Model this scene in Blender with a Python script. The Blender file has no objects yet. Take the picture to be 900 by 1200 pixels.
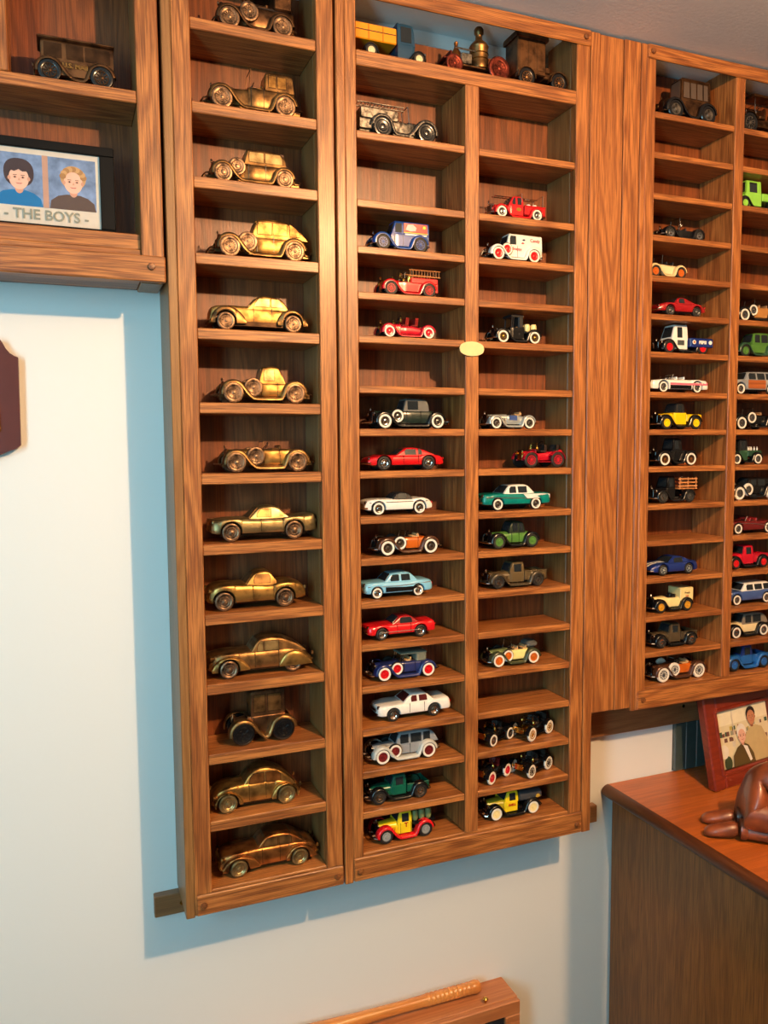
import bpy, bmesh, math, random
from math import sin, cos, pi, radians, sqrt, atan2, floor
from mathutils import Vector, Matrix

random.seed(7)
scene = bpy.context.scene
COL = scene.collection

# ---------------------------------------------------------------- camera, world, lights, exposure
# metres; the cabinet fronts stand in the plane y = 0, the wall behind them at y = WALL,
# x runs right along the wall, z = 0 is eye height (floor at FLOOR, ceiling at CEIL)
WALL, FLOOR, CEIL = 0.118, -1.67, 0.772
YAW, PITCH, ROLL, FPX = radians(21.764), radians(4.572), radians(0.4448), 928.5

cam_data = bpy.data.cameras.new('camera')
cam = bpy.data.objects.new('camera', cam_data)
COL.objects.link(cam)
cam_data.sensor_fit = 'VERTICAL'
cam_data.sensor_height = 36.0
cam_data.lens = 36.0 * FPX / 1200.0
cam_data.clip_start = 0.02
_f = Vector((sin(YAW) * cos(PITCH), cos(YAW) * cos(PITCH), -sin(PITCH)))
_r = Vector((cos(YAW), -sin(YAW), 0.0))
_u = _r.cross(_f)
_r2 = _r * cos(ROLL) - _u * sin(ROLL)
_u2 = _u * cos(ROLL) + _r * sin(ROLL)
_m = Matrix((_r2, _u2, -_f)).transposed().to_4x4()
_m.translation = Vector((0, -1.28, 0))
cam.matrix_world = _m
scene.camera = cam

world = bpy.data.worlds.new('world')
scene.world = world
world.use_nodes = True
_bg = world.node_tree.nodes['Background']
_bg.inputs[0].default_value = (0.75, 0.86, 1.0, 1)
_bg.inputs[1].default_value = 0.10


def area_light(name, loc, target, sx, sy, energy, color):
    d = bpy.data.lights.new(name, 'AREA')
    d.shape = 'RECTANGLE'
    d.size, d.size_y = sx, sy
    d.energy, d.color = energy, color
    o = bpy.data.objects.new(name, d)
    COL.objects.link(o)
    o.location = loc
    o.rotation_euler = (Vector(target) - Vector(loc)).to_track_quat('-Z', 'Y').to_euler()
    return o


def point_light(name, loc, r, energy, color):
    d = bpy.data.lights.new(name, 'POINT')
    d.shadow_soft_size = r
    d.energy, d.color = energy, color
    o = bpy.data.objects.new(name, d)
    COL.objects.link(o)
    o.location = loc
    return o


# warm ceiling lamp in front of the shelves, cool daylight from a window at the left
point_light('ceiling_lamp', (0.85, -1.36, 0.70), 0.022, 122.0, (1.0, 0.57, 0.27))
area_light('window_daylight', (-0.86, -1.55, 0.02), (0.25, 0.1, -0.05), 0.36, 1.15, 26.0, (0.38, 0.82, 1.0))

scene.view_settings.view_transform = 'Standard'
scene.view_settings.look = 'None'
scene.view_settings.exposure = 0.0
scene.view_settings.gamma = 1.0
scene.view_settings.use_curve_mapping = False


# ---------------------------------------------------------------- materials
def lin(c):
    def g(v):
        v /= 255.0
        return v / 12.92 if v <= 0.04045 else ((v + 0.055) / 1.055) ** 2.4
    return (g(c[0]), g(c[1]), g(c[2]), 1.0)


MATS = {}


def _new(name):
    m = bpy.data.materials.new(name)
    m.use_nodes = True
    nt = m.node_tree
    return m, nt, nt.nodes['Principled BSDF']


def paint(name, rgb, rough=0.28, coat=0.35, metal=0.0, spec=0.5, mottling=0.06):
    if name in MATS:
        return MATS[name]
    m, nt, b = _new(name)
    n = nt.nodes.new('ShaderNodeTexNoise')
    tc = nt.nodes.new('ShaderNodeTexCoord')
    nt.links.new(tc.outputs['Object'], n.inputs['Vector'])
    n.inputs['Scale'].default_value = 60.0
    n.inputs['Detail'].default_value = 3.0
    r = nt.nodes.new('ShaderNodeValToRGB')
    c = lin(rgb)
    r.color_ramp.elements[0].position = 0.3
    r.color_ramp.elements[1].position = 0.7
    r.color_ramp.elements[0].color = [v * (1 - mottling) for v in c[:3]] + [1]
    r.color_ramp.elements[1].color = [min(1, v * (1 + mottling)) for v in c[:3]] + [1]
    nt.links.new(n.outputs['Fac'], r.inputs['Fac'])
    nt.links.new(r.outputs['Color'], b.inputs['Base Color'])
    b.inputs['Roughness'].default_value = rough
    b.inputs['Metallic'].default_value = metal
    b.inputs['Coat Weight'].default_value = coat
    b.inputs['Coat Roughness'].default_value = 0.06
    b.inputs['Specular IOR Level'].default_value = spec
    MATS[name] = m
    return m


def bronze(name, bright, dark, rough=0.30, scale=45.0):
    """cast metal with darker patina in patches"""
    if name in MATS:
        return MATS[name]
    m, nt, b = _new(name)
    tc = nt.nodes.new('ShaderNodeTexCoord')
    n = nt.nodes.new('ShaderNodeTexNoise')
    n.inputs['Scale'].default_value = scale
    n.inputs['Detail'].default_value = 5.0
    nt.links.new(tc.outputs['Object'], n.inputs['Vector'])
    r = nt.nodes.new('ShaderNodeValToRGB')
    r.color_ramp.elements[0].position = 0.34
    r.color_ramp.elements[1].position = 0.58
    r.color_ramp.elements[0].color = lin(dark)
    r.color_ramp.elements[1].color = lin(bright)
    nt.links.new(n.outputs['Fac'], r.inputs['Fac'])
    nt.links.new(r.outputs['Color'], b.inputs['Base Color'])
    mr = nt.nodes.new('ShaderNodeMapRange')
    mr.inputs['To Min'].default_value = rough + 0.14
    mr.inputs['To Max'].default_value = rough - 0.04
    nt.links.new(n.outputs['Fac'], mr.inputs['Value'])
    nt.links.new(mr.outputs['Result'], b.inputs['Roughness'])
    b.inputs['Metallic'].default_value = 0.9
    MATS[name] = m
    return m


def oak(name, axis, light, mid, dark, rough=0.42, coat=0.13, pores=1.0):
    """varnished oak: long grain along the axis, cathedral rings, dark open pores"""
    if name in MATS:
        return MATS[name]
    m, nt, b = _new(name)
    L = nt.links.new
    tc = nt.nodes.new('ShaderNodeTexCoord')
    oi = nt.nodes.new('ShaderNodeObjectInfo')
    mul = nt.nodes.new('ShaderNodeMath'); mul.operation = 'MULTIPLY'; mul.inputs[1].default_value = 37.0
    L(oi.outputs['Random'], mul.inputs[0])
    add = nt.nodes.new('ShaderNodeVectorMath'); add.operation = 'ADD'
    L(tc.outputs['Object'], add.inputs[0]); L(mul.outputs[0], add.inputs[1])

    def stretched(across, along):
        mp = nt.nodes.new('ShaderNodeMapping')
        s = [across] * 3
        s['xyz'.index(axis)] = along
        mp.inputs['Scale'].default_value = s
        L(add.outputs[0], mp.inputs['Vector'])
        return mp
    # broad tone and cathedral rings
    mp1 = stretched(11.0, 0.8)
    n1 = nt.nodes.new('ShaderNodeTexNoise'); n1.inputs['Scale'].default_value = 1.3; n1.inputs['Detail'].default_value = 2.5
    n1.inputs['Distortion'].default_value = 0.6
    L(mp1.outputs[0], n1.inputs['Vector'])
    k = nt.nodes.new('ShaderNodeMath'); k.operation = 'MULTIPLY'; k.inputs[1].default_value = 75.0
    L(n1.outputs['Fac'], k.inputs[0])
    sn = nt.nodes.new('ShaderNodeMath'); sn.operation = 'SINE'
    L(k.outputs[0], sn.inputs[0])
    ring = nt.nodes.new('ShaderNodeMapRange'); ring.inputs['From Min'].default_value = -1.0
    L(sn.outputs[0], ring.inputs['Value'])
    # pores
    mp2 = stretched(680.0, 17.0)
    n2 = nt.nodes.new('ShaderNodeTexNoise'); n2.inputs['Scale'].default_value = 1.0; n2.inputs['Detail'].default_value = 3.0
    L(mp2.outputs[0], n2.inputs['Vector'])
    r2 = nt.nodes.new('ShaderNodeValToRGB')
    r2.color_ramp.elements[0].position = 0.36; r2.color_ramp.elements[1].position = 0.58
    L(n2.outputs['Fac'], r2.inputs['Fac'])
    r1 = nt.nodes.new('ShaderNodeValToRGB')
    r1.color_ramp.elements[0].position = 0.0; r1.color_ramp.elements[0].color = lin(mid)
    r1.color_ramp.elements[1].position = 0.75; r1.color_ramp.elements[1].color = lin(light)
    L(ring.outputs[0], r1.inputs['Fac'])
    mx = nt.nodes.new('ShaderNodeMix'); mx.data_type = 'RGBA'
    mx.inputs['A'].default_value = lin(dark)
    L(r2.outputs['Color'], mx.inputs['Factor'])
    L(r1.outputs['Color'], mx.inputs['B'])
    mx2 = nt.nodes.new('ShaderNodeMix'); mx2.data_type = 'RGBA'
    mx2.inputs['Factor'].default_value = 0.74 * pores
    L(r1.outputs['Color'], mx2.inputs['A']); L(mx.outputs['Result'], mx2.inputs['B'])
    L(mx2.outputs['Result'], b.inputs['Base Color'])
    bp = nt.nodes.new('ShaderNodeBump'); bp.inputs['Strength'].default_value = 0.12; bp.inputs['Distance'].default_value = 0.001
    L(r2.outputs['Color'], bp.inputs['Height']); L(bp.outputs[0], b.inputs['Normal'])
    b.inputs['Roughness'].default_value = rough
    b.inputs['Coat Weight'].default_value = coat
    b.inputs['Coat Roughness'].default_value = 0.25
    MATS[name] = m
    return m


OAK = dict(light=(182, 116, 60), mid=(146, 86, 42), dark=(86, 46, 22))
oak_v = oak('oak_upright_grain', 'z', **OAK)
oak_h = oak('oak_level_grain', 'x', **OAK)
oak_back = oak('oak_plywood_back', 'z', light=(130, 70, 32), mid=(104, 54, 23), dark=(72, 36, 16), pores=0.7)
oak_side = oak('oak_inner_side', 'z', light=(148, 104, 58), mid=(134, 90, 48), dark=(96, 62, 32), pores=0.6)
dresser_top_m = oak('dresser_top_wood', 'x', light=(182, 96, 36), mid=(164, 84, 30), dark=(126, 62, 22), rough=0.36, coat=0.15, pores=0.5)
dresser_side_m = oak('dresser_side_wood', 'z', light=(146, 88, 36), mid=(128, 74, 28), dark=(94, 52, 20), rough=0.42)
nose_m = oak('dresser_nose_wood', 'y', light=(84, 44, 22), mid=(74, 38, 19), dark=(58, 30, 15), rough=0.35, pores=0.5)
case_m = oak('case_wood', 'x', light=(186, 118, 70), mid=(172, 104, 60), dark=(140, 80, 44), pores=0.5)
bat_m = oak('bat_wood', 'x', light=(214, 140, 70), mid=(200, 122, 58), dark=(168, 96, 44), rough=0.25, coat=0.6, pores=0.4)
cherry_m = oak('cherry_frame_wood', 'x', light=(128, 44, 24), mid=(116, 36, 20), dark=(92, 26, 16), rough=0.3, coat=0.5, pores=0.4)
ledger_m = oak('rail_wood', 'x', light=(150, 104, 66), mid=(140, 94, 58), dark=(104, 66, 40), pores=0.6)


def wall_material(name, rgb, bump=0.05):
    m, nt, b = _new(name)
    n = nt.nodes.new('ShaderNodeTexNoise'); n.inputs['Scale'].default_value = 140.0; n.inputs['Detail'].default_value = 4.0
    tc = nt.nodes.new('ShaderNodeTexCoord'); nt.links.new(tc.outputs['Object'], n.inputs['Vector'])
    bp = nt.nodes.new('ShaderNodeBump'); bp.inputs['Strength'].default_value = bump; bp.inputs['Distance'].default_value = 0.002
    nt.links.new(n.outputs['Fac'], bp.inputs['Height']); nt.links.new(bp.outputs[0], b.inputs['Normal'])
    b.inputs['Base Color'].default_value = lin(rgb)
    b.inputs['Roughness'].default_value = 0.6
    return m


wall_m = wall_material('painted_wall', (226, 228, 226))
ceil_m = wall_material('ceiling_paint', (226, 234, 236), 0.2)
floor_m = wall_material('carpet_floor', (70, 64, 58), 0.5)
room_m = wall_material('tan_room_paint', (104, 102, 98))

black_p = paint('black_paint', (16, 16, 18), 0.25)
tyre_m = paint('tyre_rubber', (20, 19, 18), 0.6, 0.0)
white_rub = paint('whitewall_rubber', (226, 220, 206), 0.5, 0.0)
chrome = paint('chrome', (205, 205, 205), 0.12, 0.0, 1.0)
glass_m = paint('dark_window_glass', (34, 40, 44), 0.06, 0.6)
seat_m = paint('tan_seat', (150, 112, 74), 0.6, 0.0)
darkseat = paint('dark_seat', (46, 34, 28), 0.6, 0.0)
redseat = paint('red_seat', (130, 26, 24), 0.5, 0.1)
brass = paint('brass', (214, 170, 84), 0.22, 0.0, 1.0)
B_GOLD = bronze('bronze_gold', (184, 142, 78), (98, 70, 36), 0.34)
B_MID = bronze('bronze_antique', (156, 118, 72), (76, 54, 32), 0.36)
B_DARK = bronze('bronze_dark', (128, 92, 62), (58, 40, 28), 0.34)
B_PALE = bronze('bronze_pale', (172, 150, 104), (98, 82, 52), 0.34)
B_COPPER = bronze('bronze_copper', (176, 116, 62), (96, 56, 28), 0.32)
B_WHEEL = bronze('bronze_wheel', (140, 112, 88), (54, 42, 34), 0.36, 120.0)
B_PEWTER = bronze('pewter', (132, 127, 120), (52, 48, 44), 0.38, 160.0)
B_RED = bronze('red_bronze', (112, 50, 40), (58, 24, 20), 0.4, 120.0)


# ---------------------------------------------------------------- mesh helpers
class MB:
    """collects shapes for ONE mesh object"""
    def __init__(s):
        s.v, s.f, s.mi = [], [], []
        s.cur = 0

    def add(s, vs, fs):
        o = len(s.v)
        s.v += [tuple(p) for p in vs]
        s.f += [tuple(i + o for i in q) for q in fs]
        s.mi += [s.cur] * len(fs)
        return s

    def box(s, a, b):
        x0, x1 = sorted((a[0], b[0])); y0, y1 = sorted((a[1], b[1])); z0, z1 = sorted((a[2], b[2]))
        return s.add([(x0, y0, z0), (x1, y0, z0), (x1, y1, z0), (x0, y1, z0), (x0, y0, z1), (x1, y0, z1), (x1, y1, z1), (x0, y1, z1)],
                     [(0, 3, 2, 1), (4, 5, 6, 7), (0, 1, 5, 4), (1, 2, 6, 5), (2, 3, 7, 6), (3, 0, 4, 7)])

    def bbox(s, a, b, c):
        """box with all edges chamfered by c"""
        x0, x1 = sorted((a[0], b[0])); y0, y1 = sorted((a[1], b[1])); z0, z1 = sorted((a[2], b[2]))
        c = min(c, (x1 - x0) * .49, (y1 - y0) * .49, (z1 - z0) * .49)
        rings = []
        for z, i in ((z0, c), (z0 + c, 0), (z1 - c, 0), (z1, c)):
            xa, xb, ya, yb = x0 + i, x1 - i, y0 + i, y1 - i
            rings.append([(xa + c, ya, z), (xb - c, ya, z), (xb, ya + c, z), (xb, yb - c, z), (xb - c, yb, z), (xa + c, yb, z), (xa, yb - c, z), (xa, ya + c, z)])
        return s.loft(rings)

    def loft(s, rings, caps=True, closed=True):
        n = len(rings[0])
        vs = [p for r in rings for p in r]
        fs = []
        m = n if closed else n - 1
        for i in range(len(rings) - 1):
            for j in range(m):
                a, b = i * n + j, i * n + (j + 1) % n
                fs.append((a, b, b + n, a + n))
        if caps:
            fs.append(tuple(range(n))[::-1])
            fs.append(tuple(range((len(rings) - 1) * n, len(rings) * n)))
        return s.add(vs, fs)

    def lathe(s, prof, c, axis='y', n=20, caps=True):
        """prof: list of (radius, offset along axis)"""
        rings = []
        for r, h in prof:
            ring = []
            for k in range(n):
                a = 2 * pi * k / n
                p, q = r * cos(a), r * sin(a)
                if axis == 'y': ring.append((c[0] + p, c[1] + h, c[2] + q))
                elif axis == 'x': ring.append((c[0] + h, c[1] + p, c[2] + q))
                else: ring.append((c[0] + p, c[1] + q, c[2] + h))
            rings.append(ring)
        return s.loft(rings, caps)

    def ball(s, c, r, n=12, m=7, sc=(1, 1, 1)):
        rings = []
        for i in range(m + 1):
            t = -pi / 2 + pi * i / m
            rr = max(cos(t), 0.02) * r
            rings.append([(c[0] + rr * cos(2 * pi * k / n) * sc[0], c[1] + rr * sin(2 * pi * k / n) * sc[1], c[2] + r * sin(t) * sc[2]) for k in range(n)])
        return s.loft(rings)

    def tube(s, path, r, n=6):
        P = [Vector(p) for p in path]
        rings = []
        for i, p in enumerate(P):
            d = (P[min(i + 1, len(P) - 1)] - P[max(i - 1, 0)]).normalized()
            up = Vector((0, 0, 1)) if abs(d.z) < 0.9 else Vector((1, 0, 0))
            a = d.cross(up).normalized(); b = a.cross(d)
            rr = r[i] if isinstance(r, (list, tuple)) else r
            rings.append([p + (a * cos(2 * pi * k / n) + b * sin(2 * pi * k / n)) * rr for k in range(n)])
        return s.loft(rings)

    def prism(s, poly, y0, y1):
        """polygon in x,z extruded along y"""
        n = len(poly)
        vs = [(x, y0, z) for x, z in poly] + [(x, y1, z) for x, z in poly]
        fs = [tuple(range(n)), tuple(range(n, 2 * n))[::-1]] + [(i, i + n, (i + 1) % n + n, (i + 1) % n) for i in range(n)]
        return s.add(vs, fs)

    def mesh(s, name, mats, smooth=35):
        me = bpy.data.meshes.new(name)
        me.from_pydata(s.v, [], s.f)
        mats = mats if isinstance(mats, (list, tuple)) else [mats]
        for m in mats:
            me.materials.append(m)
        if len(mats) > 1:
            me.polygons.foreach_set('material_index', s.mi)
        bm = bmesh.new(); bm.from_mesh(me)
        bmesh.ops.recalc_face_normals(bm, faces=bm.faces)
        bm.to_mesh(me); bm.free()
        if smooth:
            me.polygons.foreach_set('use_smooth', [True] * len(me.polygons))
            me.set_sharp_from_angle(angle=radians(smooth))
        me.update()
        return me

    def obj(s, name, mats, parent=None, smooth=35, loc=None):
        return link(name, s.mesh(name, mats, smooth), parent, loc)


def link(name, me, parent=None, loc=None):
    o = bpy.data.objects.new(name, me)
    COL.objects.link(o)
    if parent: o.parent = parent
    if loc: o.location = loc
    return o


def thing(name, label, cat, loc=(0, 0, 0), rz=0.0, group=None):
    o = bpy.data.objects.new(name, None)
    o.empty_display_size = 0.02
    COL.objects.link(o)
    o.location = loc
    o.rotation_euler = (0, 0, rz)
    o['label'] = label
    o['category'] = cat
    if group: o['group'] = group
    return o


def tag(o, label, cat, group=None):
    o['label'] = label; o['category'] = cat
    if group: o['group'] = group
    return o


def struct(o):
    o['kind'] = 'structure'
    return o


def lettering(text, size, mat, parent, loc, rot=(pi / 2, 0, 0), name='lettering', depth=0.0002, bold=0.0):
    cu = bpy.data.curves.new(name, 'FONT')
    cu.body = text
    cu.size = size
    cu.align_x = 'CENTER'
    cu.align_y = 'CENTER'
    cu.extrude = depth
    cu.offset = bold
    cu.resolution_u = 3
    t = bpy.data.objects.new(name, cu)
    COL.objects.link(t)
    dg = bpy.context.evaluated_depsgraph_get()
    me = bpy.data.meshes.new_from_object(t.evaluated_get(dg))
    bpy.data.objects.remove(t)
    me.materials.clear()
    me.materials.append(mat)
    o = link(name, me, parent, loc)
    o.rotation_euler = rot
    return o


def curve(pts, n=4):
    """Catmull-Rom through (x, z) points; a third item marks a corner"""
    out = []
    N = len(pts)
    for i in range(N - 1):
        p1, p2 = pts[i], pts[i + 1]
        p0 = pts[i - 1] if i > 0 and len(p1) < 3 else p1
        p3 = pts[i + 2] if i + 2 < N and len(p2) < 3 else p2
        for k in range(n):
            t = k / n
            q = []
            for d in (0, 1):
                a, b, c, e = p0[d], p1[d], p2[d], p3[d]
                q.append(0.5 * (2 * b + (c - a) * t + (2 * a - 5 * b + 4 * c - e) * t * t + (3 * b - a - 3 * c + e) * t ** 3))
            out.append(tuple(q))
    out.append((pts[-1][0], pts[-1][1]))
    return out


def interp(tab, x):
    if x <= tab[0][0]: return tab[0][1]
    for a, b in zip(tab, tab[1:]):
        if x <= b[0]:
            return a[1] + (b[1] - a[1]) * (x - a[0]) / max(b[0] - a[0], 1e-9)
    return tab[-1][1]

# ---------------------------------------------------------------- model vehicles
WHEEL_CACHE = {}


def wheel_meshes(r, w, tyre, wall, hub, spokes):
    key = (round(r, 5), round(w, 5), tyre.name, wall.name if wall else '', hub.name, spokes)
    if key in WHEEL_CACHE:
        return WHEEL_CACHE[key]
    t = MB().lathe([(.60 * r, -.36 * w), (.66 * r, -.44 * w), (.80 * r, -.5 * w), (.94 * r, -.42 * w), (r, -.2 * w), (r, .2 * w), (.94 * r, .42 * w), (.8 * r, .5 * w), (.62 * r, .40 * w)], (0, 0, 0), n=22)
    out = [('wheel', t.mesh('wheel', tyre))]
    if wall:
        a = MB().lathe([(.60 * r, -.40 * w), (.63 * r, -.50 * w - .0003), (.72 * r, -.52 * w - .0004), (.86 * r, -.50 * w - .0003), (.89 * r, -.40 * w)], (0, 0, 0), n=22, caps=False)
        out.append(('whitewall', a.mesh('whitewall', wall)))
    if spokes:
        h = MB()
        h.lathe([(.61 * r, -.30 * w), (.61 * r, -.50 * w), (.53 * r, -.50 * w), (.53 * r, -.38 * w)], (0, 0, 0), n=20, caps=False)
        h.lathe([(.16 * r, -.36 * w), (.16 * r, -.60 * w), (.08 * r, -.68 * w)], (0, 0, 0), n=10)
        for k in range(spokes):
            a = 2 * pi * k / spokes
            ca, sa = cos(a), sin(a)
            t2 = .035 * r if spokes > 9 else .05 * r
            vs = []
            for rr in (.12 * r, .56 * r):
                for dy in (-.38 * w, -.50 * w):
                    for s in (-1, 1):
                        vs.append((rr * ca - s * t2 * sa, dy, rr * sa + s * t2 * ca))
            h.add(vs, [(0, 1, 3, 2), (4, 6, 7, 5), (0, 4, 5, 1), (2, 3, 7, 6), (0, 2, 6, 4), (1, 5, 7, 3)])
        out.append(('spokes', h.mesh('spokes', hub)))
    else:
        h = MB().lathe([(.61 * r, -.36 * w), (.60 * r, -.46 * w), (.50 * r, -.48 * w), (.42 * r, -.40 * w), (.26 * r, -.42 * w), (.22 * r, -.56 * w), (.10 * r, -.62 * w)], (0, 0, 0), n=18)
        out.append(('hub', h.mesh('hub', hub)))
    WHEEL_CACHE[key] = out
    return out


def put_wheel(root, pos, r, w, kind, far=False, name='wheel', tilt=0.0, turn=0.0):
    tyre, wall, hub, spokes = kind
    ms = wheel_meshes(r, w, tyre, wall, hub, spokes)
    o = link(name, ms[0][1], root, pos)
    o.rotation_euler = (tilt, 0, (pi if far else 0.0) + turn)
    for n, me in ms[1:]:
        link(n, me, o)
    return o


RING = [(0, .95), (.10, 1.0), (.40, 1.0), (.66, .985), (.83, .95), (.93, .88), (.98, .74), (1.0, .45), (1.0, 0)]
SOFT = [(0, .92), (.12, .98), (.35, 1.0), (.58, .96), (.76, .87), (.89, .73), (.97, .5), (1.0, .25), (1.0, 0)]


def body_loft(M, xs, zt, zb, hw, ring=RING, tum=None, y0=0.0):
    rings = []
    for x in xs:
        t, b, h = zt(x), zb(x), hw(x)
        t = max(t, b + .0004)
        half = []
        for f, e in ring:
            z = b + (t - b) * f
            k = tum(z) if tum else 1.0
            half.append((x, h * e * k, z))
        rings.append([(p[0], y0 - p[1], p[2]) for p in half] + [(p[0], y0 + p[1], p[2]) for p in half[-2::-1]])
    return M.loft(rings)


def steps(a, b, n):
    return [a + (b - a) * i / n for i in range(n + 1)]


def plate(M, pts, nrm, t):
    """thin solid plate from a planar polygon"""
    n = len(pts)
    P = [Vector(p) for p in pts]
    Q = [p + Vector(nrm) * t for p in P]
    return M.add(P + Q, [tuple(range(n))[::-1], tuple(range(n, 2 * n))] + [(i, (i + 1) % n, (i + 1) % n + n, i + n) for i in range(n)])


class Cabin:
    """closed passenger cabin: profile in x,z; half width; tumblehome"""
    def __init__(s, prof, zb, hw, k=0.16, rtop=.6):
        s.p = prof; s.zb = zb; s.hw = hw; s.top = max(z for _, z in prof); s.k = k
        s.it = max(range(len(prof)), key=lambda i: prof[i][1])

    def tum(s, z):
        return 1 - s.k * max(0, z - s.zb) / (s.top - s.zb)

    def build(s, M):
        xs = sorted(set(round(x, 6) for x, _ in s.p))
        body_loft(M, xs, lambda x: interp(s.p, x), lambda x: s.zb, lambda x: s.hw,
                  [(0, 1), (.3, 1), (.6, 1), (.82, .995), (.90, .97), (.96, .90), (1.0, .74), (1.0, .4), (1.0, 0)], s.tum)

    def xf(s, z):
        inv = [(q, x) for x, q in s.p[:s.it + 1]]
        return interp(inv, z)

    def xr(s, z):
        inv = [(q, x) for x, q in s.p[s.it:][::-1]]
        return interp(inv, z)

    def windows(s, root, splits, mat, lo=.14, hi=.80, m=.004, gap=.0016, trim=None):
        H = s.top - s.zb
        for (a, b) in splits:
            for sd in (-1, 1):
                zs = [s.zb + H * (lo + (hi - lo) * t) for t in (0, .35, .7, 1)]
                left = [(max(a + gap, s.xf(z) + m), z) for z in zs]
                right = [(min(b - gap, s.xr(z) - m), z) for z in zs]
                if right[0][0] - left[0][0] < .002: continue
                right = [(max(r[0], l[0] + .0008), r[1]) for r, l in zip(right, left)]
                poly = left[::-1] + right
                pts = [(x, sd * s.hw * s.tum(z), z) for x, z in poly]
                if trim:
                    c = sum((Vector(p) for p in pts), Vector()) / len(pts)
                    big = [tuple(c + (Vector(p) - c) * 1.0 + (Vector(p) - c).normalized() * .0011) for p in pts]
                    M = MB(); plate(M, big, (0, sd, 0), .0004); M.obj('window_trim', trim, root, smooth=0)
                M = MB(); plate(M, pts, (0, sd, 0), .0007)
                M.obj('side_window', mat, root, smooth=0)

    def screen(s, root, mat, front=True, lo=.14, hi=.84, wf=.80, name=None):
        H = s.top - s.zb
        z0, z1 = s.zb + H * lo, s.zb + H * hi
        g = s.xf if front else s.xr
        a, b = Vector((g(z0), 0, z0)), Vector((g(z1), 0, z1))
        d = (b - a).normalized()
        n = Vector((-d.z, 0, d.x)) if front else Vector((d.z, 0, -d.x))
        if (n.x > 0) == front: n = -n
        pts = [(a.x, -s.hw * s.tum(z0) * wf, a.z), (a.x, s.hw * s.tum(z0) * wf, a.z), (b.x, s.hw * s.tum(z1) * wf * .95, b.z), (b.x, -s.hw * s.tum(z1) * wf * .95, b.z)]
        M = MB(); plate(M, [tuple(Vector(p) + n * .0002) for p in pts], n, .0006)
        M.obj(name or ('windshield' if front else 'rear_window'), mat, root, smooth=0)


def open_cockpit(root, x0, x1, z, hw, seat, steer=True, rows=1, shield=None, frame=chrome, glass=None):
    M = MB(); M.bbox((x0, -hw * .80, z - .004), (x1, hw * .80, z + .0006), .002)
    M.obj('cockpit', darkseat if seat is not darkseat else black_p, root)
    span = (x1 - x0) / rows
    for k in range(rows):
        xb = x0 + span * (k + 1)
        S = MB()
        S.bbox((xb - span * .52, -hw * .74, z - .002), (xb - span * .12, hw * .74, z + .0016), .0012)
        S.bbox((xb - span * .20, -hw * .76, z - .002), (xb - .001, hw * .76, z + .0062), .002)
        S.obj('seat', seat, root)
    if steer:
        S = MB()
        c = Vector((x0 + span * .28, -hw * .38, z + .006))
        path = []
        for k in range(13):
            a = 2 * pi * k / 12
            path.append(c + Vector((.35 * sin(a) * .0052, cos(a) * .0052, sin(a) * .0048)))
        S.tube(path, .0006, 5)
        S.tube([c, c + Vector((-.008, 0, -.006))], .0006, 5)
        S.obj('steering_wheel', black_p, root)
    if shield:
        sx, sz, rake = shield
        F = MB()
        t = .0008
        y = hw * .84
        p0, p1 = Vector((sx, -y, z - .001)), Vector((sx + rake, -y * .95, z + sz))
        q0, q1 = Vector((sx, y, z - .001)), Vector((sx + rake, y * .95, z + sz))
        F.tube([p0, p1], t, 5); F.tube([q0, q1], t, 5); F.tube([p1, q1], t, 5); F.tube([p0, q0], t, 5)
        F.obj('windshield_frame', frame, root)


def lamp_pair(root, x, y, z, r, mat=chrome, name='headlight'):
    for s in (-1, 1):
        M = MB().lathe([(.2 * r, 1.5 * r), (.8 * r, .8 * r), (r, .1 * r), (r * .92, -.1 * r), (r * .5, -.3 * r), (.1 * r, -.34 * r)], (x, s * y, z), 'x', 12)
        M.obj(name, mat, root)


def bumper(root, x, hw, z, h, mat=chrome, bow=.004, posts=True, front=True):
    M = MB()
    s = -1 if front else 1
    path = [(x - s * bow * 1.6, -hw, z), (x - s * bow * .4, -hw * .85, z), (x, -hw * .4, z), (x, hw * .4, z), (x - s * bow * .4, hw * .85, z), (x - s * bow * 1.6, hw, z)]
    M.tube(path, h, 6)
    if posts:
        for k in (-.35, .35):
            M.box((x, hw * k - .001, z - h), (x - s * .012, hw * k + .001, z + h))
    M.obj('bumper', mat, root)


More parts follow.
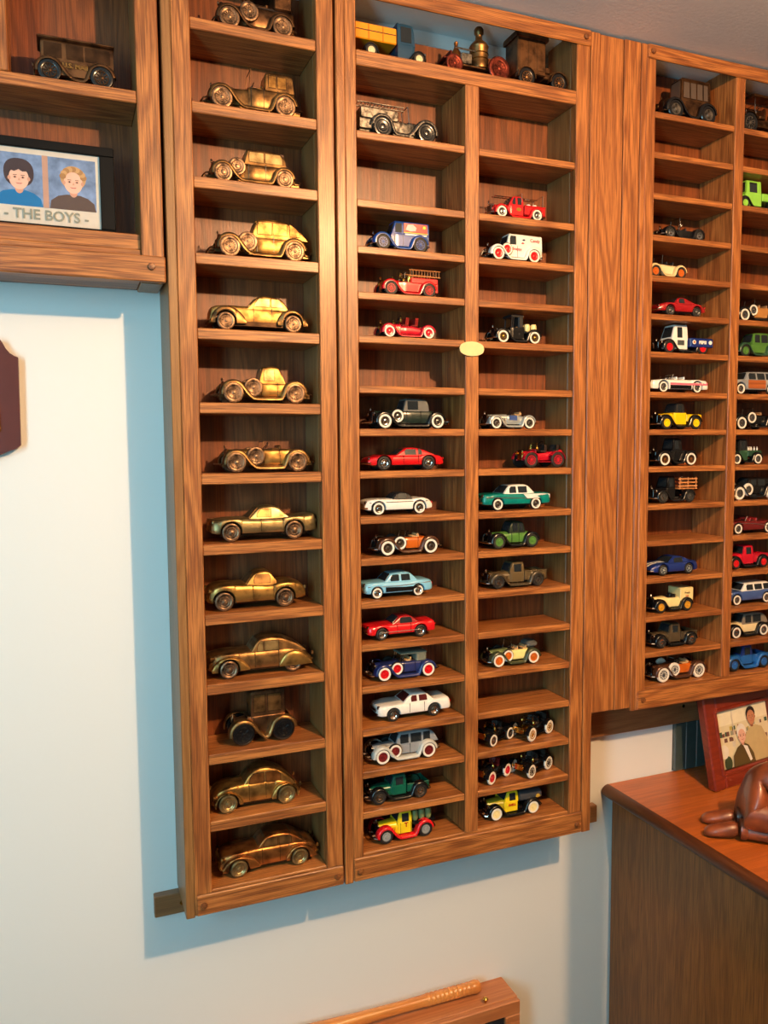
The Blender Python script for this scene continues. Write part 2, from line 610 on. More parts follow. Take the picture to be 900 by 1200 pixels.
def modern(name, label, L, H, W, loc, top, cabin=None, paint_m=None, roof=None, win=glass_m, splits=(), kind=None, xf=.2, xr=.79, r=.082,
           zb=.2, rz=0.0, nose=.22, tail=.14, ring=RING, panels=(), trim=None, group=None, open_=None, blobs=(), metal=chrome, cw=.86, ck=.2, grille=None, body_w=1.0, seams=(), cat='model car', skirt=False, screens=True, bump=True, lights=True, stripe=None):
    root = thing(name, label, cat, loc, rz, group)
    ox = -L / 2
    R = r * L
    ww = .13 * W if kind[1] else .15 * W
    X = lambda f: ox + f * L
    tp = [(X(p[0]), p[1] * H) for p in curve(top)]
    zb0 = zb * H
    arch = [(X(xf), R * 1.16), (X(xr), (R * 1.16 if not skirt else 0.0001))]

    def fzb(x):
        z = zb0
        for ax, ar in arch:
            if abs(x - ax) < ar:
                z = max(z, R + sqrt(ar * ar - (x - ax) ** 2))
        e = min(x - X(0), X(1) - x) / L
        if e < .05: z = max(z, zb0 + (0.05 - e) * 1.2 * H * .5)
        return z

    def fhw(x):
        t = (x - ox) / L
        k = 1.0
        if t < nose: k -= .22 * ((nose - t) / nose) ** 2.4
        if t > 1 - tail: k -= .18 * ((t - 1 + tail) / tail) ** 2.4
        return W / 2 * k * body_w
    xs = set(steps(X(0.002), X(.998), 44))
    for ax, ar in arch:
        if ar > .001:
            xs |= set(ax + ar * cos(a) for a in steps(0, pi, 12))
    xs |= {X(.012), X(.025), X(.975), X(.988)}
    M = MB(); body_loft(M, sorted(xs), lambda x: interp(tp, x), fzb, fhw, ring)
    M.obj('body', paint_m, root, 40)
    M = MB(); M.box((X(.1), -W * .36, zb0 * .75), (X(.92), W * .36, zb0 + .3 * R)); M.obj('chassis', black_p if kind[0] is tyre_m else B_DARKEST, root)
    for (x0, x1, z0, z1, y0, y1, mt) in blobs:   # pontoon fenders
        for s in (-1, 1):
            F = MB()
            c0, c1 = X(x0), X(x1)
            fx = steps(c0 + .0005, c1 - .0005, 18)
            zt = lambda x: z0 * H + (z1 - z0) * H * max(0.02, sin(pi * ((x - c0) / (c1 - c0)) ** .85)) ** .55
            ars = [a for a in arch if c0 < a[0] < c1]
            def zbb(x):
                z = zb0
                for ax, ar in ars:
                    if abs(x - ax) < ar: z = max(z, R + sqrt(ar * ar - (x - ax) ** 2))
                return min(z, zt(x) - .0005)
            xx = set(fx)
            for ax, ar in ars:
                if ar > .001: xx |= set(min(max(ax + ar * cos(a), c0 + .0005), c1 - .0005) for a in steps(0, pi, 10))
            body_loft(F, sorted(xx), zt, zbb, lambda x: (y1 - y0) * W / 2 * max(.25, sin(pi * (x - c0) / (c1 - c0))) ** .3, SOFT, None, s * (y0 + y1) / 2 * W)
            F.obj('fender', mt or paint_m, root, 45)
    zbelt = None
    if cabin:
        cp = [(X(p[0]), p[1] * H) for p in curve(cabin)]
        zbelt = min(cp[0][1], cp[-1][1])
        cb = Cabin(cp, zbelt, W / 2 * cw, ck)
        M = MB(); cb.build(M); M.obj('roof' if roof else 'cabin', roof or paint_m, root, 40)
        cb.windows(root, [(X(a), X(b)) for a, b in splits], win, **(dict() if kind[0] is tyre_m else dict(trim=B_DARKEST, lo=.20, hi=.76, m=.0065)))
        if screens:
            cb.screen(root, win, True); cb.screen(root, win, False)
    if open_:
        open_cockpit(root, X(open_['x0']), X(open_['x1']), open_['z'] * H, W / 2 * .9, open_.get('seat', seat_m), True, open_.get('rows', 1),
                     (X(open_['x0']) - .001, open_['sh'] * H, .05 * L), open_.get('frame', chrome))
    for (poly, mt, nm) in panels:
        for s in (-1, 1):
            pts = [(X(a), s * (fhw(X(a)) - .0001), b * H) for a, b in poly]
            M = MB(); plate(M, pts, (0, s, 0), .0006); M.obj(nm, mt, root, 0)
    if trim:
        for s in (-1, 1):
            M = MB(); M.tube([(X(a), s * (fhw(X(a)) + .0001), b * H) for a, b in trim], .0007, 5); M.obj('chrome_trim', metal, root)
    for a in seams:
        z0, z1 = zb + .04, interp(tp, X(a)) / H * .97
        for s in (-1, 1):
            M = MB(); M.box((X(a) - .0003, s * (W / 2 * body_w - .0008), z0 * H), (X(a) + .0003, s * (W / 2 * body_w + .0003), z1 * H)); M.obj('door_seam', black_p, root)
    if stripe:
        for s in (-1, 1):
            rings = []
            for x in steps(X(.03), X(.40), 12):
                z = interp(tp, x) + .0004
                rings.append([(x, s * .05 * W, z), (x, s * .14 * W, z - .0002), (x, s * .14 * W, z - .0012), (x, s * .05 * W, z - .001)])
            M = MB().loft(rings); M.obj('hood_stripe', stripe, root)
    zn = interp(tp, X(.03))
    if bump:
        bumper(root, X(0) - .001, W * .44, zb0 + .08 * H, .0016, metal)
        bumper(root, X(1) + .001, W * .42, zb0 + .10 * H, .0015, metal, front=False)
    if lights:
        lamp_pair(root, X(.014), W * .33, zn * .80 + zb0 * .2, .09 * H, metal)
        for s in (-1, 1):
            M = MB(); M.bbox((X(.985), s * W * .36 - .0025, zb0 + .22 * H), (X(1) + .0012, s * W * .36 + .0025, zb0 + .32 * H), .0008); M.obj('tail_light', redlens if kind[0] is tyre_m else metal, root)
    if grille:
        M = MB()
        g0, g1 = grille
        M.bbox((X(0) - .0008, -W * .27, g0 * H), (X(.03), W * .27, g1 * H), .001)
        for k in range(5):
            z = (g0 + (g1 - g0) * (k + .5) / 5) * H
            M.box((X(0) - .0014, -W * .26, z - .0003), (X(.01), W * .26, z + .0003))
        M.obj('grille', metal, root)
    for s in (-1, 1):
        for f in (xf, xr):
            put_wheel(root, (X(f), s * (W / 2 - ww / 2 - .0006 + (-.004 if skirt and f == xr else 0)), R), R, ww, kind, s > 0)
    return root


B_DARKEST = bronze('bronze_recess', (70, 50, 34), (40, 28, 20), .45)
redlens = paint('red_lens', (170, 20, 18), 0.15, 0.6)


def fender_strip(M, path, yi, yo, droop, t):
    rings = []
    P = [Vector((p[0], 0, p[1])) for p in path]
    for i, p in enumerate(P):
        d = (P[min(i + 1, len(P) - 1)] - P[max(i - 1, 0)]).normalized()
        n = Vector((-d.z, 0, d.x))
        sec = [(0, 0), (.45, .10), (.78, .02), (.93, -.30), (1, -1)]
        up = [Vector((p.x, yi + (yo - yi) * a, p.z)) + n * droop * b for a, b in sec]
        dn = [q - n * t for q in up]
        rings.append(up + dn[::-1])
    return M.loft(rings)


def vint(name, label, L, H, W, loc, paint_m, fend=None, kind=None, rz=0.0, r=.105, xf=.19, xr=.80, hx=.12, cx=.40, bx=.95, bz=.60, hz=.58, hood_m=None,
         tail='round', cab=None, roof=None, win=glass_m, splits=(), seats=None, spare=None, metal=chrome, group=None, fstyle='full', extras=(), cat='model car',
         shield=True, seat=seat_m, rows=1, bw=.68, body_m=None, top_up=None, rackbed=None, open_x=None, bumpers=True, board=None, ck=.10, lampr=.045, hornlamp=True, seams=(), rear_spare=False, louvers=True, cabw=None):
    root = thing(name, label, cat, loc, rz, group)
    ox = -L / 2
    X = lambda f: ox + f * L
    R = r * L
    fend = fend or paint_m
    body_m = body_m or paint_m
    ww = .12 * W
    zs = .80 * R
    # chassis and running gear
    M = MB(); M.box((X(.07), -.20 * W, .62 * R), (X(.97), .20 * W, zs + .002))
    for f in (xf, xr):
        M.tube([(X(f), -W * .45, R), (X(f), W * .45, R)], .08 * R, 6)
    M.obj('chassis', black_p if metal is chrome or metal is brass else fend, root)
    # bonnet
    zh = hz * H
    M = MB()
    hx0, hx1 = X(hx), X(cx)
    body_loft(M, steps(hx0, hx1, 8), lambda x: zh * (.955 + .045 * (x - hx0) / (hx1 - hx0)), lambda x: zs,
              lambda x: W * (.17 + (bw / 2 - .05 - .17) * ((x - hx0) / (hx1 - hx0)) ** .8), [(0, 1), (.3, 1), (.55, 1), (.72, .97), (.84, .88), (.93, .70), (.98, .45), (1, .2), (1, 0)])
    M.obj('hood', hood_m or paint_m, root, 40)
    if louvers:
        M = MB()
        for s in (-1, 1):
            for k in range(6):
                x = hx0 + (hx1 - hx0) * (.38 + .09 * k)
                y = W * (.17 + (bw / 2 - .05 - .17) * ((x - hx0) / (hx1 - hx0)) ** .8)
                M.box((x - .0005, s * (y - .0006), zs + (zh - zs) * .28), (x + .0005, s * (y + .0005), zs + (zh - zs) * .58))
        M.obj('louvers', black_p if metal is chrome else metal, root, 0)
    # radiator
    M = MB()
    rw = W * .185
    rings = []
    for x, k in ((hx0 - .012 * L, .86), (hx0 - .010 * L, 1.0), (hx0 + .004 * L, 1.0)):
        ring = []
        for a in steps(0, pi, 10):
            ring.append((x, rw * k * cos(a), zh * .76 + (zh * .24) * k * sin(a) ** .8))
        ring += [(x, -rw * k * .92, .7 * R), (x, rw * k * .92, .7 * R)]
        rings.append(ring)
    M.loft(rings); M.obj('radiator', metal, root, 40)
    M = MB(); M.bbox((hx0 - .016 * L, -rw * .70, .9 * R), (hx0 - .010 * L, rw * .70, zh * .88), .0008)
    M.obj('grille', black_p if metal is chrome else metal, root)
    M = MB(); M.lathe([(.0016, 0), (.0012, .002), (.002, .0035), (.0008, .006)], (hx0 - .002, 0, zh * .985), 'z', 8); M.obj('radiator_cap', metal, root)
    # body tub
    zbelt = bz * H
    M = MB()
    bx0, bx1 = X(cx) - .001, X(bx)
    LB = bx1 - bx0

    def zt(x):
        t = (x - bx0) / LB
        if tail == 'round':
            return zbelt if t < .55 else zs + (zbelt - zs) * (1 - ((t - .55) / .45) ** 2.6 * .78)
        if tail == 'boat':
            return zbelt if t < .35 else zs + (zbelt - zs) * (1 - ((t - .35) / .65) ** 1.6 * .80)
        if tail == 'tub':
            return zbelt * (1.0 - .06 * sin(pi * t)) if t < .93 else zbelt * .97
        return zbelt

    def bhw(x):
        t = (x - bx0) / LB
        w = W * bw / 2
        k = .90 + .10 * min(1, t / .15)
        if tail in ('round', 'boat') and t > .6: k *= 1 - .30 * ((t - .6) / .4) ** 2
        if tail == 'tub' and t > .85: k *= 1 - .12 * ((t - .85) / .15) ** 2
        return w * k
    body_loft(M, steps(bx0, bx1, 20), zt, lambda x: zs, bhw, RING if tail != 'flat' else [(0, 1), (.3, 1), (.6, 1), (.9, 1), (.96, .99), (.985, .96), (1, .9), (1, .4), (1, 0)])
    M.obj('body', body_m, root, 40)
    # cabin
    if cab:
        cp = [(X(p[0]),) + (p[1] * H,) + tuple(p[2:]) for p in cab]
        cp = curve(cp)
        cb = Cabin(cp, min(cp[0][1], cp[-1][1]), W * (cabw or bw) / 2 * .97, ck)
        M = MB(); cb.build(M); M.obj('roof' if roof else 'cabin', roof or paint_m, root, 40)
        cb.windows(root, [(X(a), X(b)) for a, b in splits], win, **(dict(m=.003) if kind[0] is tyre_m else dict(trim=B_DARKEST, lo=.18, hi=.78, m=.005)))
        cb.screen(root, win, True, .18, .84, .78)
    if open_x:
        open_cockpit(root, X(open_x[0]), X(open_x[1]), zbelt, W * bw / 2 * .95, seat, True, rows,
                     (X(open_x[0]) - .001, (H - zbelt) * (1.0 if top_up is None else .8), .018 * L) if shield else None, metal)
    if top_up:     # folding hood over open sides: roof slab and pillars
        x0, x1, zr, mt = top_up
        M = MB()
        zt0 = zr * H
        body_loft(M, steps(X(x0), X(x1), 10), lambda x: zt0 - .012 * H * abs((x - X((x0 + x1) / 2)) / (X(x1) - X(x0)) * 2) ** 2 * 2, lambda x: zt0 - .10 * H,
                  lambda x: W * bw / 2 * .98, [(0, .98), (.3, 1), (.6, .98), (.8, .92), (.9, .82), (.97, .6), (1, .4), (1, .2), (1, 0)])
        M.bbox((X(x1) - .16 * L * (x1 - x0) / .4, -W * bw / 2 * .96, zbelt - .002), (X(x1), W * bw / 2 * .96, zt0 - .03 * H), .002)
        M.obj('folding_top', mt, root)
        M = MB()
        for s in (-1, 1):
            M.tube([(X(x0) + .004, s * W * bw / 2 * .9, zbelt), (X(x0) + .006, s * W * bw / 2 * .9, zt0 - .05 * H)], .0009, 5)
        M.obj('roof_pillars', metal, root)
    # fenders with running boards
    zr = .62 * R
    for s in (-1, 1):
        M = MB()
        Rf = 1.27 * R
        A = [(X(xf) + Rf * cos(a), R + Rf * sin(a)) for a in steps(radians(188), radians(40), 9)]
        B = [(X(xr) + Rf * cos(a), R + Rf * sin(a)) for a in steps(radians(150), radians(8), 9)]
        yi, yo = s * W * .27, s * W * .5
        if fstyle == 'full':
            mid = [(X(xf) + 1.55 * R, R * 1.05), (X(xf) + 1.95 * R, zr + .1 * R), (X(xf) + 2.3 * R, zr), (X(xr) - 1.75 * R, zr), (X(xr) - 1.45 * R, zr + .12 * R)]
            fender_strip(M, curve(A + mid + B, 2), yi, yo, .22 * R, .0012)
            M.obj('fender', fend, root, 50)
        else:
            fender_strip(M, A, yi, yo, .03 * R, .0010)
            M.obj('fender', fend, root, 50)
            M = MB(); fender_strip(M, B, yi, yo, .03 * R, .0010); M.obj('fender', fend, root, 50)
            M = MB(); M.bbox((X(xf) + 1.2 * R, yi, zr - .001), (X(xr) - 1.2 * R, yo * .96, zr + .0008), .0005); M.obj('running_board', fend, root)
    if board:
        for s in (-1, 1):
            M = MB(); M.bbox((X(xf) + 2.1 * R, s * W * .34, zr + .0012), (X(xr) - 1.6 * R, s * W * .495, zr + .0026), .0004); M.obj('running_board', board, root)
    lamp_pair(root, X(hx) - .012 * L, W * .265, zh * .80, lampr * H * 1.6, metal)
    M = MB(); M.tube([(X(hx) + .004, -W * .28, zh * .74), (X(hx) + .004, W * .28, zh * .74)], .0008, 5); M.obj('lamp_bar', metal, root)
    if bumpers:
        bumper(root, X(.012), W * .44, .85 * R, .0013, metal)
        bumper(root, X(.988), W * .38, .95 * R, .0012, metal, front=False)
    if spare:
        for s in (-1, 1):
            put_wheel(root, (X(spare[0]), s * W * .385, spare[1] * H), R * .93, ww * .9, kind, s > 0, 'spare_wheel')
    if rear_spare:
        put_wheel(root, (X(.97), 0, 1.7 * R), R * .93, ww * .9, kind, False, 'spare_wheel', 0, pi / 2)
    for a in seams:
        for s in (-1, 1):
            M = MB(); M.box((X(a) - .0003, s * (W * bw / 2 - .0008), zs), (X(a) + .0003, s * (W * bw / 2 + .0003), zbelt * .97)); M.obj('door_seam', black_p, root)
    for e in extras:
        e(root, X, L, H, W, R, zs, zbelt, bw)
    for s in (-1, 1):
        for f in (xf, xr):
            put_wheel(root, (X(f), s * (W / 2 - ww / 2 - .0008), R), R, ww, kind, s > 0)
    return root


# extras for trucks and engines
def pickup_bed(x0, x1, z1, mat):
    def e(root, X, L, H, W, R, zs, zb, bw):
        a, b, t, hw = X(x0), X(x1), .0012, W * bw / 2
        z0, zt = zs + .002, z1 * H
        M = MB()
        M.box((a, -hw, z0), (b, hw, z0 + .0015))
        for s in (-1, 1):
            M.bbox((a, s * hw, z0), (b, s * (hw - t), zt), .0005)
            M.tube([(a, s * hw, zt), (b, s * hw, zt)], .0011, 6)
            for k in range(4):
                x = a + (b - a) * (k + .5) / 4
                M.box((x - .0005, s * hw, z0), (x + .0005, s * (hw + .0006), zt - .001))
        M.bbox((a, -hw, z0), (a + t, hw, zt), .0004); M.bbox((b - t, -hw, z0), (b, hw, zt), .0004)
        M.obj('cargo_bed', mat, root)
    return e


def ladder(x0, x1, z, mat, y=.0, wid=.34, tilt=0.0, name='ladder'):
    def e(root, X, L, H, W, R, zs, zb, bw):
        M = MB()
        for s in (-1, 1):
            M.tube([(X(x0), y * W + s * wid * W / 2, z * H), (X(x1), y * W + s * wid * W / 2, (z + tilt) * H)], .0009, 5)
        for k in range(12):
            t = (k + .5) / 12
            xx, zz = X(x0 + (x1 - x0) * t), (z + tilt * t) * H
            M.tube([(xx, y * W - wid * W / 2, zz), (xx, y * W + wid * W / 2, zz)], .0006, 4)
        M.obj(name, mat, root)
    return e


def side_ladder(x0, x1, z0, z1, mat):
    """ladders hung upright along both sides"""
    def e(root, X, L, H, W, R, zs, zb, bw):
        for s in (-1, 1):
            M = MB()
            y = s * W * .40
            for z in (z0, z1):
                M.tube([(X(x0), y, z * H), (X(x1), y, z * H)], .0008, 5)
            for k in range(11):
                x = X(x0 + (x1 - x0) * (k + .5) / 11)
                M.tube([(x, y, z0 * H), (x, y, z1 * H)], .0005, 4)
            M.obj('ladder', mat, root)
    return e


def posts(xs, z0, z1, mat, y=.34):
    def e(root, X, L, H, W, R, zs, zb, bw):
        M = MB()
        for x in xs:
            for s in (-1, 1):
                M.tube([(X(x), s * W * y, z0 * H), (X(x), s * W * y, z1 * H)], .0008, 5)
            M.tube([(X(x), -W * y, z1 * H), (X(x), W * y, z1 * H)], .0008, 5)
        M.obj('rack', mat, root)
    return e


def stake_sides(x0, x1, z0, z1, mat, nslat=3):
    def e(root, X, L, H, W, R, zs, zb, bw):
        M = MB(); M.bbox((X(x0), -W * .42, z0 * H - .002), (X(x1), W * .42, z0 * H), .0005); M.obj('cargo_bed', mat, root)
        for s in (-1, 1):
            for k in range(nslat):
                z = (z0 + (z1 - z0) * (k + .6) / nslat) * H
                M = MB(); M.bbox((X(x0), s * W * .41, z - .0016), (X(x1), s * W * .385, z + .0016), .0004); M.obj('slat', mat, root)
            for k in range(3):
                x = X(x0 + (x1 - x0) * (.08 + .42 * k))
                M = MB(); M.bbox((x - .0012, s * W * .42, z0 * H - .001), (x + .0012, s * W * .40, z1 * H + .001), .0003); M.obj('stake', mat, root)
        M = MB()
        for k in range(nslat):
            z = (z0 + (z1 - z0) * (k + .6) / nslat) * H
            M.bbox((X(x1) - .001, -W * .40, z - .0016), (X(x1) + .0006, W * .40, z + .0016), .0004)
        M.obj('tail_rack', mat, root)
    return e


def tank(x0, x1, z0, z1, mat):
    def e(root, X, L, H, W, R, zs, zb, bw):
        M = MB()
        zc, rz, ry = (z0 + z1) / 2 * H, (z1 - z0) / 2 * H, W * bw / 2 * 1.02
        rings = []
        for x, k in ((X(x0), .80), (X(x0) + .002, .97), (X(x0) + .004, 1), (X(x1) - .004, 1), (X(x1) - .002, .97), (X(x1), .80)):
            rings.append([(x, ry * k * (abs(cos(a)) ** .6) * (1 if cos(a) > 0 else -1), zc + rz * k * (abs(sin(a)) ** .7) * (1 if sin(a) > 0 else -1)) for a in [2 * pi * i / 20 for i in range(20)]])
        M.loft(rings); M.obj('tank', mat, root)
    return e


def drums(n, x0, x1, z, r, h, mat, rows=2, y=.16):
    def e(root, X, L, H, W, R, zs, zb, bw):
        for k in range(n):
            for s in ((-1, 1) if rows == 2 else (0,)):
                x = X(x0 + (x1 - x0) * (k + .5) / n)
                M = MB().lathe([(r * .8, 0), (r * .95, h * .2), (r, h * .5), (r * .95, h * .8), (r * .8, h)], (x, s * y * W, z * H), 'z', 12)
                M.obj('barrel', mat, root)
    return e


def bottles(n, x0, x1, z, mat):
    def e(root, X, L, H, W, R, zs, zb, bw):
        for k in range(n):
            for s in (-1, 1):
                x = X(x0 + (x1 - x0) * (k + .5) / n)
                M = MB().lathe([(.0016, 0), (.0018, .004), (.0008, .006), (.0008, .008)], (x, s * .2 * W, z * H), 'z', 8)
                M.obj('milk_bottle', mat, root)
    return e


def box_body(x0, x1, z0, z1, mat, name='cargo_box', wf=None, ch=.0015):
    def e(root, X, L, H, W, R, zs, zb, bw):
        w = (wf or bw) * W / 2
        M = MB(); M.bbox((X(x0), -w, z0 * H), (X(x1), w, z1 * H), ch); M.obj(name, mat, root)
    return e


def side_plate(poly, mat, name='side_panel', wf=None, both=True, off=0.0):
    def e(root, X, L, H, W, R, zs, zb, bw):
        w = (wf or bw) * W / 2 + off
        for s in ((-1, 1) if both else (-1,)):
            M = MB(); plate(M, [(X(a), s * w, b * H) for a, b in poly], (0, s, 0), .0006); M.obj(name, mat, root, 0)
    return e


def side_text(txt, x, z, size, mat, wf=None, off=.0008, bold=0.0):
    def e(root, X, L, H, W, R, zs, zb, bw):
        w = (wf or bw) * W / 2 + off
        lettering(txt, size, mat, root, (X(x), -w, z * H), depth=.00012, bold=bold)
    return e


def tub_seats(xs, z, mat, back=.30, wid=.30, depth=.10):
    def e(root, X, L, H, W, R, zs, zb, bw):
        for x in xs:
            M = MB()
            M.bbox((X(x), -W * wid, z * H), (X(x + depth), W * wid, (z + .08) * H), .0015)
            rings = []
            for k, zz in enumerate((z, z + back * .5, z + back * .85, z + back)):
                dx = .012 * L * k * .6
                kk = (1, 1.03, 1, .86)[k]
                rings.append([(X(x + depth) - .006 + dx, -W * wid * kk, zz * H), (X(x + depth) + .001 + dx, -W * wid * .8 * kk, zz * H), (X(x + depth) + .003 + dx, 0, zz * H), (X(x + depth) + .001 + dx, W * wid * .8 * kk, zz * H),
                              (X(x + depth) - .006 + dx, W * wid * kk, zz * H), (X(x + depth) - .002 + dx, 0, zz * H)])
            M.loft(rings)
            M.obj('seat', mat, root)
    return e


def steering(x, z, mat, r=.0055):
    def e(root, X, L, H, W, R, zs, zb, bw):
        c = Vector((X(x), -W * .13, z * H))
        S = MB()
        S.tube([c + Vector((.5 * sin(2 * pi * k / 12) * r, cos(2 * pi * k / 12) * r, .8 * sin(2 * pi * k / 12) * r)) for k in range(13)], .0006, 5)
        S.tube([c, c + Vector((-.010, 0, -.016))], .0007, 5)
        S.obj('steering_wheel', mat, root)
    return e


def side_lamps(x, z, mat, y=.36, r=.0024):
    def e(root, X, L, H, W, R, zs, zb, bw):
        for s in (-1, 1):
            M = MB().lathe([(r * .7, -.003), (r, -.002), (r, .002), (r * .4, .004), (r * .5, .006)], (X(x), s * y * W, z * H), 'z', 8)
            M.obj('side_lamp', mat, root)
    return e


def veteran(name, label, L, H, W, loc, paint_m, kind, rz=0.0, metal=brass, seat=redseat, rows=2, r=.16, xf=.18, xr=.80, hood=True, top=None, group=None, shield=True, wall=None, cat='model car', body_h=.42, fend=None, hood_m=None):
    """brass-era car: high spoked wheels, open seats, thin wings"""
    root = thing(name, label, cat, loc, rz, group)
    ox = -L / 2
    X = lambda f: ox + f * L
    R = r * L
    ww = .10 * W
    fend = fend or paint_m
    M = MB()
    for s in (-1, 1):
        M.bbox((X(.04), s * W * .20 - .001, R * .92), (X(.96), s * W * .20 + .001, R * 1.08), .0004)
    for f in (xf, xr):
        M.tube([(X(f), -W * .46, R), (X(f), W * .46, R)], .0011, 6)
    M.bbox((X(.1), -W * .2, R * .98), (X(.94), W * .2, R * 1.06), .0004)
    M.obj('chassis', paint_m, root)
    zb = R * 1.05
    zt = body_h * H + zb * .35
    if hood:
        M = MB(); body_loft(M, steps(X(.08), X(.36), 6), lambda x: zt * .94, lambda x: zb, lambda x: W * .19, [(0, 1), (.5, 1), (.7, .95), (.85, .8), (.95, .5), (1, .3), (1, 0)]); M.obj('hood', hood_m or paint_m, root)
        M = MB(); M.bbox((X(.055), -W * .19, zb * .9), (X(.085), W * .19, zt), .0012); M.obj('radiator', metal, root)
        M = MB(); M.bbox((X(.35), -W * .23, zb), (X(.375), W * .23, zt * 1.06), .0008); M.obj('dashboard', paint_m, root)
    tub = MB()
    x0 = .40 if hood else .24
    body_loft(tub, steps(X(x0), X(.97), 14), lambda x: zb + (zt - zb) * (.62 + .38 * ((x - X(x0)) / (X(.97) - X(x0))) ** 1.2), lambda x: zb, lambda x: W * (.24 + .04 * (x - X(x0)) / L), RING)
    tub.obj('body', paint_m, root, 40)
    n = rows
    span = (.97 - x0) / n
    tub_seats([x0 + span * (k + .28) for k in range(n)], zt / H * .86, seat, .26, .25, min(.12, span * .45))(root, X, L, H, W, R, zb, zt, .5)
    steering(x0 + .10, zt / H + .22, black_p)(root, X, L, H, W, R, zb, zt, .5)
    side_lamps(.37 if hood else .2, zt / H * 1.08, metal, .27)(root, X, L, H, W, R, zb, zt, .5)
    lamp_pair(root, X(.03), W * .22, zt * .82, .055 * H, metal)
    if shield:
        M = MB()
        y = W * .22
        a = [(X(.375), -y, zt), (X(.385), -y, zt + .24 * H), (X(.385), y, zt + .24 * H), (X(.375), y, zt)]
        M.tube(a, .0008, 5); M.tube([(X(.38), -y, zt + .12 * H), (X(.38), y, zt + .12 * H)], .0006, 5)
        M.obj('windshield_frame', metal, root)
    for s in (-1, 1):
        for f, a0, a1 in ((xf, 175, 20), (xr, 150, 5)):
            M = MB(); fender_strip(M, [(X(f) + 1.14 * R * cos(a), R + 1.14 * R * sin(a)) for a in steps(radians(a0), radians(a1), 9)], s * W * .32, s * W * .5, .02 * R, .0009)
            M.obj('fender', fend, root, 50)
        M = MB(); M.bbox((X(xf) + 1.1 * R, s * W * .30, R * .70), (X(xr) - 1.0 * R, s * W * .48, R * .70 + .0012), .0004); M.obj('running_board', fend, root)
        for f in (xf, xr):
            put_wheel(root, (X(f), s * (W / 2 - ww / 2 - .0006), R), R, ww, kind, s > 0)
    if top:
        t0, t1, mt = top
        M = MB(); body_loft(M, steps(X(t0), X(t1), 8), lambda x: H, lambda x: H * .93, lambda x: W * .27, [(0, 1), (.5, 1), (.8, .95), (.95, .8), (1, .6), (1, 0)])
        M.bbox((X(t1) - .003, -W * .26, zt), (X(t1), W * .26, H * .96), .0008)
        M.obj('folding_top', mt, root)
        M = MB()
        for s in (-1, 1):
            M.tube([(X(t0) + .002, s * W * .25, zt * .98), (X(t0) + .003, s * W * .25, H * .94)], .0007, 5)
        M.obj('roof_pillars', metal, root)
    return root

# ---------------------------------------------------------------- the room
def room_box(name, a, b, mat):
    return struct(MB().box(a, b).obj(name, mat, smooth=0))


room_box('wall_back', (-1.0, WALL, FLOOR - .05), (3.05, WALL + .05, CEIL + .05), wall_m)
room_box('floor', (-1.0, -3.2, FLOOR - .05), (3.05, WALL, FLOOR), floor_m)
room_box('ceiling', (-1.0, -3.2, CEIL), (3.05, WALL, CEIL + .05), ceil_m)
room_box('wall_right', (3.0, -3.2, FLOOR), (3.05, WALL, CEIL), room_m)
room_box('wall_front', (-1.0, -3.25, FLOOR), (3.05, -3.2, CEIL), room_m)
_wl = MB()
for a, b in (((-.95, -3.2, FLOOR), (-.90, -1.85, CEIL)), ((-.95, -1.25, FLOOR), (-.90, WALL, CEIL)), ((-.95, -1.85, FLOOR), (-.90, -1.25, -.62)), ((-.95, -1.85, .66), (-.90, -1.25, CEIL))):
    _wl.box(a, b)
struct(_wl.obj('wall_left', room_m, smooth=0))
_wf = MB()
white_trim = paint('white_trim', (232, 230, 224), 0.4, 0.1)
for a, b in (((-.955, -1.85, -.62), (-.885, -1.81, .66)), ((-.955, -1.29, -.62), (-.885, -1.25, .66)), ((-.955, -1.81, -.62), (-.885, -1.29, -.58)), ((-.955, -1.81, .62), (-.885, -1.29, .66)), ((-.93, -1.81, .01), (-.91, -1.29, .03))):
    _wf.box(a, b)
struct(_wf.obj('window_1', white_trim, smooth=0))

# ---------------------------------------------------------------- display cabinets
S = 1.28
A_Z = [v * S for v in (.515, .4185, .3307, .2403, .1496, .0588, -.0298, -.119, -.2084, -.2987, -.3903, -.479)]
B_Z = [v * S for v in (.413, .3259, .2662, .2072, .1503, .084, .0267, -.0304, -.0923, -.1491, -.2085, -.2679, -.327, -.3875, -.4472, -.5048)]
C_Z = [v * S for v in (.5061, .4471, .3863, .3241, .263, .2051, .1469, .0851, .0268, -.0316, -.0914, -.1492, -.209, -.271, -.3289)]
T2_Z = .5132 * S
A_FLOOR, B_FLOOR, C_FLOOR = -.729, -.7213, -.4941
BACK = .095
MESHES = {}


def board(parent, name, a, b, mat, ch=.0012):
    c = [(p + q) / 2 for p, q in zip(a, b)]
    h = [abs(q - p) / 2 for p, q in zip(a, b)]
    key = tuple(round(v, 4) for v in h) + (mat.name, ch)
    if key not in MESHES:
        MESHES[key] = MB().bbox([-v for v in h], h, ch).mesh(name, mat, 20)
    return link(name, MESHES[key], parent, c)


def peg(parent, x, z, y=-.0045):
    M = MB().lathe([(.0056, 0), (.0056, -.0022), (.0048, -.0034), (.002, -.0040)], (0, 0, 0), 'y', 14)
    return M.obj('wood_plug', peg_m, parent, loc=(x, y, z))


peg_m = oak('wood_plug_oak', 'y', light=(140, 84, 42), mid=(112, 64, 32), dark=(70, 38, 18))
RAILY = (-.0045, .016)
zt, zbm = CEIL - .004, -.768

# tall unit with bronze cars
u1 = thing('display_cabinet', 'tall single-column oak display cabinet holding the bronze model cars', 'cabinet', (.29, .05, zbm))
o1 = Vector((.29, .05, zbm))


def P(u, x, y, z):
    return (x - u.location.x, y - u.location.y, z - u.location.z)


